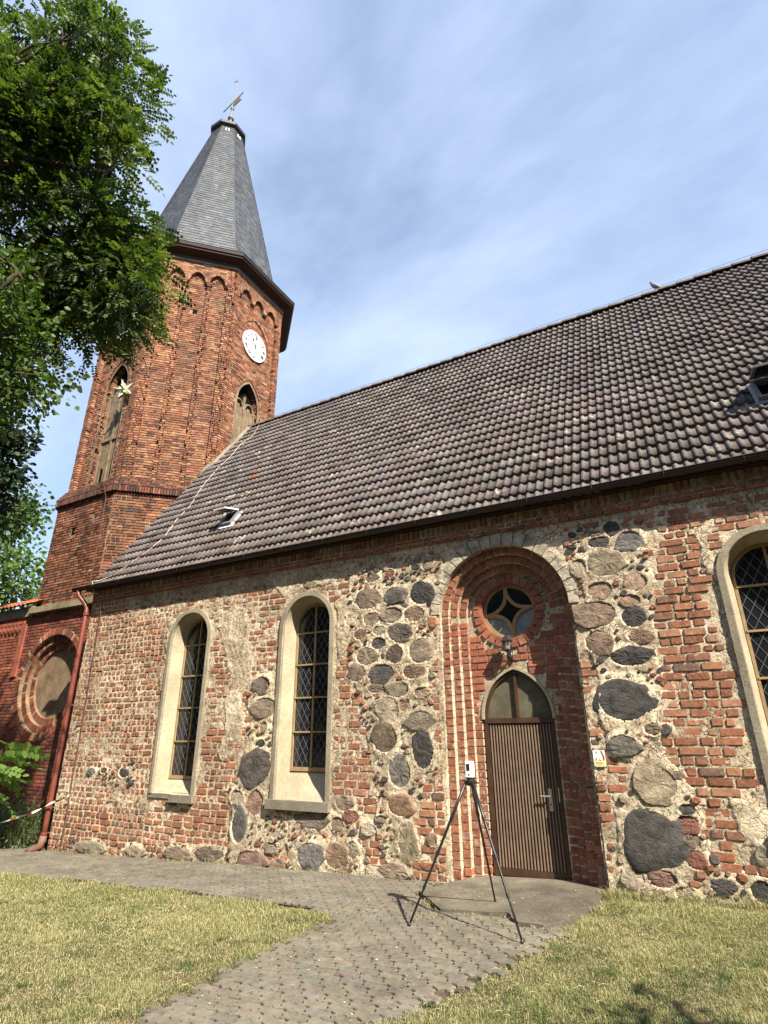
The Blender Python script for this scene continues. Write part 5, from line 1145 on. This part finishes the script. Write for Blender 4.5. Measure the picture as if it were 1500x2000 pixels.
mb = MB(); mb.lathe((hx_, hy_, 1.19), [(.03, 0), (.05, .012), (.058, .035), (.058, .052), (.04, .058), (.034, .075)], 14); mb.tube([(hx_+.05, hy_, 1.225), (hx_+.105, hy_-.02, 1.222)], .008, 6); mb.build('tripod_head', M['black'], tri)
sc_ = thing('laser_scanner', 'small white scanner box with black screen mounted on the tripod', 'scanner', (hx_, hy_, 1.265))
def rbox(name, mtl, parent, c, dims, rz, bev, seg=3):
    bm = bmesh.new(); bmesh.ops.create_cube(bm, size=1.); bmesh.ops.scale(bm, vec=dims, verts=bm.verts)
    bmesh.ops.bevel(bm, geom=bm.edges[:]+bm.verts[:], offset=bev, segments=seg, affect='EDGES', profile=.5)
    bmesh.ops.transform(bm, matrix=Matrix.Translation(c) @ Matrix.Rotation(rz, 4, 'Z'), verts=bm.verts)
    me = bpy.data.meshes.new(name); bm.to_mesh(me); bm.free(); me.materials.append(mtl); return link(name, me, parent)
rz = .16; fw = np.array([math.sin(rz), -math.cos(rz), 0]); rt_ = np.array([math.cos(rz), math.sin(rz), 0]); c0 = np.array([hx_, hy_, 1.355])
body = rbox('scanner_body', M['white'], sc_, c0+fw*.018, (.088, .040, .168), rz, .012)
rbox('scanner_core', M['zinc'], sc_, c0-fw*.016, (.074, .05, .176), rz, .01)
rbox('scanner_body', M['white'], sc_, c0-fw*.052, (.088, .034, .165), rz, .012)
rbox('screen', M['black'], body, c0+fw*.0385-rt_*.010+ZA*.022, (.038, .003, .072), rz, .001, 1)
rbox('speaker_grille', M['zinc'], body, c0+fw*.0385-rt_*.004-ZA*.05, (.024, .002, .026), rz, .0008, 1)
rbox('button', M['zinc'], body, c0+fw*.0385+rt_*.026+ZA*.045, (.006, .002, .008), rz, .0008, 1)
mb = MB(); mb.lathe((hx_, hy_, 1.262), [(.045, 0), (.046, .012), (.036, .018)], 14); mb.build('mount_plate', M['black'], sc_)

# ------------------------------------------------------------------ lantern over the door
lx, ly, lz = -2.463, YT-.15, 2.86
lan = thing('wall_lantern', 'black wall lantern with glass panes below the round window', 'lantern', (lx, YT, 2.75))
mb = MB(); mb.lathe((lx, ly, lz), [(.03, -.03), (.045, -.015), (.05, 0), (.05, .012)], 6); body = mb.build('lantern_body', M['iron'], lan); mb = MB(); mb.lathe((lx, ly, lz+.13), [(.088, -.004), (.095, .0), (.09, .012), (.062, .035), (.05, .062), (.02, .085), (.008, .09), (.008, .11), (.014, .118), (.006, .14), (.0, .145)], 6)
mb.build('lantern_roof', M['iron'], lan)
for k in range(6):
    a = math.pi/3*k; p0 = np.array([lx+.048*math.cos(a), ly+.048*math.sin(a), lz+.01]); p1 = np.array([lx+.075*math.cos(a), ly+.075*math.sin(a), lz+.128]); b = a+math.pi/3
    q0 = np.array([lx+.048*math.cos(b), ly+.048*math.sin(b), lz+.01]); q1 = np.array([lx+.075*math.cos(b), ly+.075*math.sin(b), lz+.128])
    mb = MB(); mb.tube([p0, p1], .0055, 5); mb.build('lantern_bar', M['iron'], body)
    mb = MB(); mb.add([p0, q0, q1, p1], [(0, 1, 2, 3)]); mb.build('lantern_pane', M['lampglass'], body)
mb = MB(); mb.lathe((lx, ly, lz+.012), [(.012, 0), (.018, .02), (.016, .05), (.0, .06)], 8); mb.build('bulb', M['white'], body)
mb = MB(); mb.tube([(lx, ly, lz-.02), (lx, ly+.01, lz-.06), (lx+.01, ly+.06, lz-.10), (lx+.012, ly+.12, lz-.09), (lx+.012, YT-.01, lz-.06)], .012, 8); mb.tube([(lx, ly+.02, lz-.055), (lx, ly+.05, lz-.04), (lx+.005, ly+.075, lz-.065), (lx+.005, ly+.05, lz-.085)], .007, 6)
mb.tube([(lx+.012, YT-.014, lz-.16), (lx+.012, YT-.012, lz-.0)], [.024, .03], 10); mb.build('bracket', M['iron'], lan, smooth=True)

# ------------------------------------------------------------------ sign at the portal
a0 = at_y(1157, 1465, -.03); a1 = at_y(1184, 1495, -.03); sx0, sx1, sz0, sz1 = a0[0], a1[0], 1.325, 1.515; W_ = sx1-sx0; H_ = sz1-sz0
sg = thing('notice_plaque', 'small white and yellow notice plaque on bricks right of the door', 'sign', (sx0+W_/2, 0, sz0))
mb = MB(); mb.prism([(sx0, -.028, sz0+.012), (sx0+.012, -.028, sz0), (sx1-.012, -.028, sz0), (sx1, -.028, sz0+.012), (sx1, -.028, sz1), (sx0, -.028, sz1)], (0, .014, 0), (.8, .79, .75, 1)); brd = mb.build('board', M['col'], sg)
def print_(name, pts, c, d=.0015):
    mb = MB(); mb.prism([(sx0+u*W_, -.0295-d, sz0+v*H_) for u, v in pts], (0, .0012, 0), c+(1,)); mb.build(name, M['col'], brd)
print_('yellow_field', [(.04, .07), (.1, .03), (.92, .03), (.97, .07), (.97, .34), (.7, .30), (.45, .42), (.3, .5), (.2, .36), (.04, .30)], (.75, .60, .26), .0)
print_('brown_stroke', [(.86, .36), (.95, .42), (.96, .66), (.86, .78), (.80, .97), (.70, .99), (.70, .84), (.82, .66), (.80, .46)], (.28, .10, .03))
print_('black_stroke', [(.22, .90), (.36, .80), (.38, .83), (.24, .93)], (.03, .03, .03))
print_('left_figure', [(.12, .36), (.24, .40), (.30, .56), (.24, .56), (.18, .46)], (.16, .09, .03)); print_('right_figure', [(.46, .50), (.52, .44), (.70, .36), (.58, .36), (.48, .42)], (.12, .08, .02))
for v, u1 in ((.26, .7), (.20, .8), (.12, .72)): print_('text_line', [(.16, v), (u1, v), (u1, v+.022), (.16, v+.022)], (.36, .29, .13))

# ------------------------------------------------------------------ paper star in the belfry window
sp = at_y(245, 764, TY-RW_-.12)
st_ = thing('paper_star', 'pale yellow many pointed star hanging in the tower window', 'star', tuple(sp))
g_ = (1+5**.5)/2; dirs = [np.array(v, float) for v in [(0, s, t*g_) for s in (-1, 1) for t in (-1, 1)]+[(s, t*g_, 0) for s in (-1, 1) for t in (-1, 1)]+[(t*g_, 0, s) for s in (-1, 1) for t in (-1, 1)]]
dirs += [np.array((s, t, q), float) for s in (-1, 1) for t in (-1, 1) for q in (-1, 1)]
for i, d in enumerate(dirs):
    d /= np.linalg.norm(d); a = np.cross(d, (.3, .5, .8)); a /= np.linalg.norm(a); b = np.cross(d, a); ln = .40 if i < 12 else .27
    mb = MB(); V = [sp+d*.06+(a*math.cos(q)+b*math.sin(q))*.105 for q in np.arange(4)*math.pi/2]+[sp+d*ln]; mb.add(V, [(0, 1, 4), (1, 2, 4), (2, 3, 4), (3, 0, 4)], (.55, .52, .34, 1)); mb.build('star_point', M['col'], st_)
mb = MB(); mb.tube([sp, sp+np.array([0, 0, .8])], .006, 5); mb.build('cord', M['black'], st_)

# ------------------------------------------------------------------ pigeon on the ridge
bx = at_y(1280, 570, RIDGE_Y)[0]
pg = MB(); s0 = np.array([bx, RIDGE_Y, RIDGE_Z+.14])
pts = [(-.17, 0, -.05), (-.11, 0, .0), (-.06, 0, .055), (-.015, 0, .11), (.02, 0, .17), (.035, 0, .225), (.045, 0, .262), (.068, 0, .265), (.088, 0, .258)]
rad = [.012, .030, .055, .062, .050, .033, .030, .012, .003]
pg.tube([s0+np.array([-p[0], .3*p[0], p[2]]) for p in pts], rad, 10, (.16, .17, .19, 1)); 
for s in (-1, 1): pg.tube([s0+np.array([.01, s*.018, .06]), s0+np.array([.005, s*.02, .0]), s0+np.array([-.02, s*.022, -.015])], [.009, .006, .005], 6, (.35, .12, .1, 1))
pgo = pg.build('pigeon', M['col'], smooth=True, label='grey pigeon perched on the roof ridge', category='bird')

# ------------------------------------------------------------------ barrier tape
tp_ = [at_y(136, 1553, -.10), at_y(118, 1562, -.14), at_y(98, 1569, -.2), at_y(80, 1580, -.28), at_y(62, 1588, -.36), at_y(42, 1594, -.42), at_y(20, 1601, -.47), at_y(-15, 1612, -.52)]
P_ = []
for i in range(len(tp_)-1):
    for q in np.linspace(0, 1, 5)[:-1]: P_.append(tp_[i]*(1-q)+tp_[i+1]*q)
mb = MB()
for i in range(len(P_)-1):
    tw0, tw1 = .016*abs(math.cos(i*.42))+.007, .016*abs(math.cos((i+1)*.42))+.007; b0, b1 = .02*math.sin(i*.42), .02*math.sin((i+1)*.42)
    mb.add([P_[i]+[0, b0, -tw0], P_[i+1]+[0, b1, -tw1], P_[i+1]+[0, -b1, tw1], P_[i]+[0, -b0, tw0]], [(0, 1, 2, 3)], ((.62, .58, .53, 1), (.55, .5, .44, 1), (.35, .05, .04, 1))[(i//2) % 3])
mb.build('barrier_tape', M['col'], smooth=True, label='twisted red and white barrier tape tied beside the downpipe', category='tape')

# ------------------------------------------------------------------ vegetation
def unit(v): return v/(np.linalg.norm(v, axis=-1, keepdims=True)+1e-9)
def pinnate(mb, P, D, size, col, seed, pairs=5, lw=.34, rnd=False, frac=.30):
    """compound leaves: P bases (n,3), D directions"""
    rng = RS(seed); n = len(P); D = unit(D); S = unit(np.cross(D, unit(rng.randn(n, 3)*.5+np.array([0, 0, 1.])))); Nn = np.cross(S, D)
    size = np.broadcast_to(size, (n,))[:, None]; V = []; C = []
    for j in range(pairs*2+1):
        t = (j//2+.7)/(pairs+.9); s = (-1 if j % 2 else 1) if j < pairs*2 else 0
        base = P+D*size*t-np.array([0, 0, 1.])*size*.28*t*t
        dr = unit(S*s*.95+D*(.42 if s else 1.)+Nn*(rng.rand(n, 1)-.6)*.5) ; ll = size*(frac if s else frac*.95)*(1-.25*abs(t-.45)); sd_ = unit(np.cross(dr, Nn+.3*rng.randn(n, 3)))*ll*lw
        mid = base+dr*ll*.5; V.append(np.stack([base, mid+sd_, base+dr*ll-Nn*ll*.1, mid-sd_], 1) if not rnd else np.stack([base, base+dr*ll*.25+sd_*.8, base+dr*ll*.55+sd_, base+dr*ll*.88+sd_*.6-Nn*ll*.1, base+dr*ll-Nn*ll*.14, base+dr*ll*.88-sd_*.6-Nn*ll*.1, base+dr*ll*.55-sd_, base+dr*ll*.25-sd_*.8], 1)); C.append(col*(.8+.4*rng.rand(n, 1)))
    V = np.concatenate(V).reshape(-1, 3); F = np.arange(len(V)).reshape(-1, 8 if rnd else 4); C = np.concatenate(C); mb.add(V, [F], np.c_[C, np.ones(len(C))])
def simple(mb, P, D, size, col, seed, ar=.42):
    rng = RS(seed); n = len(P); D = unit(D); S = unit(np.cross(D, rng.randn(n, 3))); Nn = np.cross(S, D); size = np.broadcast_to(size, (n,))[:, None]
    V = np.stack([P, P+D*size*.35+S*size*ar, P+D*size*.75+S*size*ar*.62-Nn*size*.08, P+D*size-Nn*size*.15, P+D*size*.75-S*size*ar*.62-Nn*size*.08, P+D*size*.35-S*size*ar], 1).reshape(-1, 3)
    o = np.arange(n)[:, None]*6; F = np.concatenate([o+np.array([0, 1, 2, 5]), o+np.array([5, 2, 3, 4])]); C = np.concatenate([col, col]); mb.add(V, [F], np.c_[C, np.ones(len(C))])
def clusters_from(poly, n, t0, t1, seed, thr=.36, fs=.016):
    rng = RS(seed); out = []; xs = [p[0] for p in poly]; ys = [p[1] for p in poly]
    while len(out) < n:
        x = min(xs)+rng.rand()*(max(xs)-min(xs)); y = min(ys)+rng.rand()*(max(ys)-min(ys))
        if inpoly(np.array([x]), np.array([y]), poly)[0] and fbm(np.array([x*fs]), np.array([y*fs]), seed)[0] > thr: out.append(at_t(x, y, t0+(t1-t0)*rng.rand()))
    return np.array(out)
def leafy(name, tree, mtl, cl, per, rad, size, cols, seed, kind='pin', droop=.5, out=None):
    rng = RS(seed); mb = MB(); n = len(cl)*per; C = np.repeat(cl, per, 0); off = np.clip(rng.randn(n, 3), -1.7, 1.7)*rad*np.array([1, 1, .62]); P = C+off
    ctr = cl.mean(0) if out is None else out
    D = unit(off)+.55*unit(P-ctr)+np.array([0, 0, -droop])+.4*rng.randn(n, 3)
    base = np.array(cols)[rng.randint(len(cols), size=n)]*(.75+.5*rng.rand(n, 1))
    sz = size*(.7+.6*rng.rand(n))
    (pinnate if kind == 'pin' else simple)(mb, P, D, sz, base, seed+1)
    return mb.build(name, mtl, tree, kind='stuff')
def limb(mb, a, b, r0, r1, seed, sag=.06, n=7):
    rng = RS(seed); a, b = np.array(a), np.array(b); L_ = np.linalg.norm(b-a); pts = [a+(b-a)*q+rng.randn(3)*L_*.03*math.sin(q*math.pi)+np.array([0, 0, L_*sag*math.sin(q*math.pi)]) for q in np.linspace(0, 1, n)]
    mb.tube(pts, np.linspace(r0, r1, n), 7); return pts
def make_tree(name, label, base, top, cl, r, mtl, per, rad, size, cols, seed, kind='pin', droop=.5, nlimb=7, group=None, twigs=True):
    t_ = thing(name, label, 'tree', tuple(base), group); mb = MB(); base = np.array(base); top = np.array(top)
    limb(mb, base-[0, 0, .2], top, r, r*.55, seed, .0, 8); mb.build('trunk', M['bark'], t_, smooth=True)
    rng = RS(seed); far = cl[rng.choice(len(cl), nlimb, False)]; nodes = []
    for i, f in enumerate(far):
        mb = MB(); s = base+(top-base)*(.55+.45*(i+1)/nlimb); pts = limb(mb, s, f, r*.42, .03, seed+i, .08, 9); nodes += pts[3:]; mb.build('limb', M['bark'], t_, smooth=True)
    nodes = np.array(nodes)
    if twigs:
        mb = MB()
        for i, c in enumerate(cl):
            j = np.argmin(((nodes-c)**2).sum(1)); limb(mb, nodes[j], c, .028, .007, seed+100+i, .05, 5)
        mb.build('twigs', M['bark'], t_, kind='stuff', smooth=True)
    leafy('crown', t_, mtl, cl, per, rad, size, cols, seed+9, kind, droop); return t_
GREEN = [(.048, .076, .018), (.07, .105, .024), (.03, .052, .014), (.10, .135, .036)]
CROWN = [(-40, 20), (60, 25), (110, 8), (190, 45), (235, 75), (262, 130), (268, 200), (262, 290), (240, 345), (222, 395), (272, 450), (295, 495), (282, 555), (258, 605), (264, 640), (240, 668), (215, 685), (190, 680), (135, 715), (130, 760), (105, 785), (80, 770), (40, 770), (-40, 780)]
c1 = clusters_from(CROWN, 310, 8.3, 10.1, 901, .49, .02)
OUT = [(-900, 60), (-40, 20), (-40, 780), (-300, 900), (-900, 800)]
c2 = clusters_from(OUT, 110, 8.0, 11, 903, .2)
loc_ = make_tree('locust_tree', 'tall feathery locust tree leaning over from the left in front of the tower', (-13.2, -5.2, float(gz(-13.2))), (-12.6, -4.9, 7.5), np.vstack([c1, c2]), .3, M['leaf'], 25, .23, .25, GREEN, 905, 'pin', .45, 12)
for i_, (pp, r_) in enumerate((((( -60, 420), (30, 275), (95, 190), (150, 145), (225, 100)), .075), (((-60, 480), (40, 520), (130, 575), (225, 640)), .07), (((-50, 340), (70, 310), (160, 330), (250, 300)), .05), (((95, 190), (125, 110), (120, 55)), .04))):
    mb = MB(); mb.tube([at_t(*p, 8.35+.12*j) for j, p in enumerate(pp)], np.linspace(r_, .016, len(pp)), 7); o = mb.build('limb', M['bark'], None, smooth=True); o.parent = loc_; o.matrix_parent_inverse = Matrix.Translation([-q for q in loc_['_w']])
MAP = [(-90, 455), (15, 470), (40, 530), (62, 600), (60, 660), (105, 690), (105, 760), (60, 790), (20, 830), (-90, 850)]
make_tree('maple_tree', 'bright leafy maple branches at the left edge below the locust', (-11.2, -6.3, float(gz(-11.2))), (-10.8, -6.0, 4.5), clusters_from(MAP, 70, 7.0, 8.2, 911, .3), .2, M['leaf'], 60, .2, .075, [(.06, .10, .02), (.08, .13, .026), (.04, .075, .016)], 913, 'simple', .5, 6)
CON = [(-90, 765), (0, 790), (55, 800), (30, 830), (55, 850), (25, 880), (20, 930), (-10, 990), (-90, 1010)]
make_tree('spruce_tree', 'dark blue green spruce boughs at the left edge above the annex', (-19.5, -1.6, float(gz(-19.5))), (-19.3, -1.5, 9.), clusters_from(CON, 60, 14.2, 15.8, 921, .25), .25, M['needle'], 110, .24, .14, [(.020, .036, .018), (.028, .048, .024), (.015, .028, .015)], 923, 'simple', .2, 6)
B1 = [(-90, 940), (0, 950), (50, 960), (68, 1000), (50, 1030), (20, 1040), (-90, 1060)]
B2 = [(-90, 1030), (20, 1040), (60, 1085), (85, 1095), (82, 1140), (60, 1180), (-90, 1200)]
make_tree('linden_tree', 'dark linden tree behind the annex roof', (-27.5, 2.0, float(gz(-27.5))), (-27.3, 2., 7), clusters_from(B1, 70, 19.5, 22, 931, .25), .25, M['leaf'], 45, .45, .16, [(.045, .085, .018), (.065, .12, .025), (.03, .06, .014)], 933, 'simple', .4, 6)
make_tree('ash_tree', 'paler green ash tree low behind the annex roof and tower', (-33., 9.0, float(gz(-33))), (-33, 9., 7), clusters_from(B2, 80, 29, 33, 941, .25), .25, M['leaf'], 45, .7, .26, [(.085, .14, .03), (.11, .17, .04), (.06, .10, .022)], 943, 'simple', .4, 6)
# small tree out of the frame whose shade touches the lower right lawn
cc = np.array([2.75, -5.1, 3.2]); rng = RS(951); ct = cc+rng.randn(18, 3)*np.array([.34, .34, .24])
make_tree('cherry_tree', 'small cherry tree standing right of the lawn', (3.3, -5.4, float(gz(3.3))), (3.0, -5.2, 2.6), ct, .07, M['leaf'], 40, .2, .1, GREEN, 953, 'simple', .4, 5)
# unseen belt of trees, added behind the camera for its shade: it hems in the sky that lights the wall and darkens the window reflections
tb = MB(); rng = RS(981); nb = 26000; az = math.radians(178)+math.radians(184)*rng.rand(nb); tree = np.floor(az*3.4); hh_ = 11.5+3.5*np.sin(tree*12.9898)+1.5*np.sin(tree*4.1)
q = rng.rand(nb)**.8; zz = 1.0+q*hh_; dm = 25+4*np.sin(tree*7.3)+(rng.rand(nb)-.5)*5*(1-.6*q); P = np.c_[-4+dm*np.cos(az), -3+dm*np.sin(az), zz-.3]
simple(tb, P, rng.randn(nb, 3), .55+.55*rng.rand(nb), np.array(GREEN)[rng.randint(4, size=nb)]*(.7+.5*rng.rand(nb, 1)), 983, .5)
tb.build('added_tree_belt', M['leaf'], kind='stuff', label='dense belt of unseen trees added behind the camera to hold back sky light', category='trees')
# locust shoots and grey-green bush beside the downpipe
sh = thing('locust_shrub', 'bright green locust shoots with rounded leaflets at the lower left edge', 'shrub', (-8.3, -4.2, float(gz(-8.3))))
mb = MB(); lf = MB(); rng = RS(961); b0 = np.array([-8.3, -4.2, float(gz(-8.3))-.05]); tips = [((5, 1465), (82, 1478), 6.4), ((-20, 1480), (66, 1500), 6.5), ((-10, 1520), (52, 1530), 6.3), ((-25, 1500), (30, 1545), 6.6), ((-30, 1540), (22, 1590), 6.4), ((-30, 1440), (20, 1460), 6.7), ((-40, 1560), (10, 1560), 6.5), ((-50, 1480), (0, 1500), 6.3), ((-20, 1470), (45, 1490), 6.8), ((-30, 1500), (40, 1515), 6.2)]
for a, b, t in tips:
    pa, pb = at_t(*a, t), at_t(*b, t); limb(mb, b0, pa, .012, .005, int(a[1]), .1, 6); D = pb-pa; ln = np.linalg.norm(D)
    pinnate(lf, pa[None], (D+np.array([0, 0, ln*.28]))[None], np.array([ln*1.05]), np.array([[.095, .165, .032]]), int(b[0]+99), 9, .36, True, .2)
mb.build('stems', M['bark'], sh, smooth=True); lf.build('leaves', M['leaf'], sh, kind='stuff')
bs = at_g(22, 1652); bu = thing('lavender_bush', 'bushy grey green lavender at the foot of the annex', 'bush', (bs[0], bs[1], float(gz(bs[0]))))
mb = MB(); rng = RS(971); n = 5200; a = rng.rand(n)*6.283; q = np.sqrt(rng.rand(n)); P = np.c_[bs[0]-.35+1.15*q*np.cos(a), bs[1]+.15+.5*q*np.sin(a), np.zeros(n)]; P[:, 2] = gz(P[:, 0])-.02
c = np.array([(.12, .15, .075), (.16, .19, .10), (.085, .12, .05), (.22, .24, .14)])[rng.randint(4, size=n)]*(.7+.6*rng.rand(n, 1)); hh_ = (.35+.75*rng.rand(n))*(1.05-.35*q)
blades(mb, P, hh_, .25+.8*rng.rand(n), .006+.006*rng.rand(n), np.c_[c, np.ones(n)], 973)
m2 = 5000; i_ = rng.randint(n, size=m2); P2 = P[i_]+np.c_[.1*rng.randn(m2, 2), rng.rand(m2)*hh_[i_]*.95]; simple(mb, P2, rng.randn(m2, 3)+np.array([0, 0, .8]), .09, c[i_], 975, .13)
mb.build('foliage', M['leaf'], bu, kind='stuff')
for o in ROOTS:
    if '_w' in o.keys(): del o['_w']
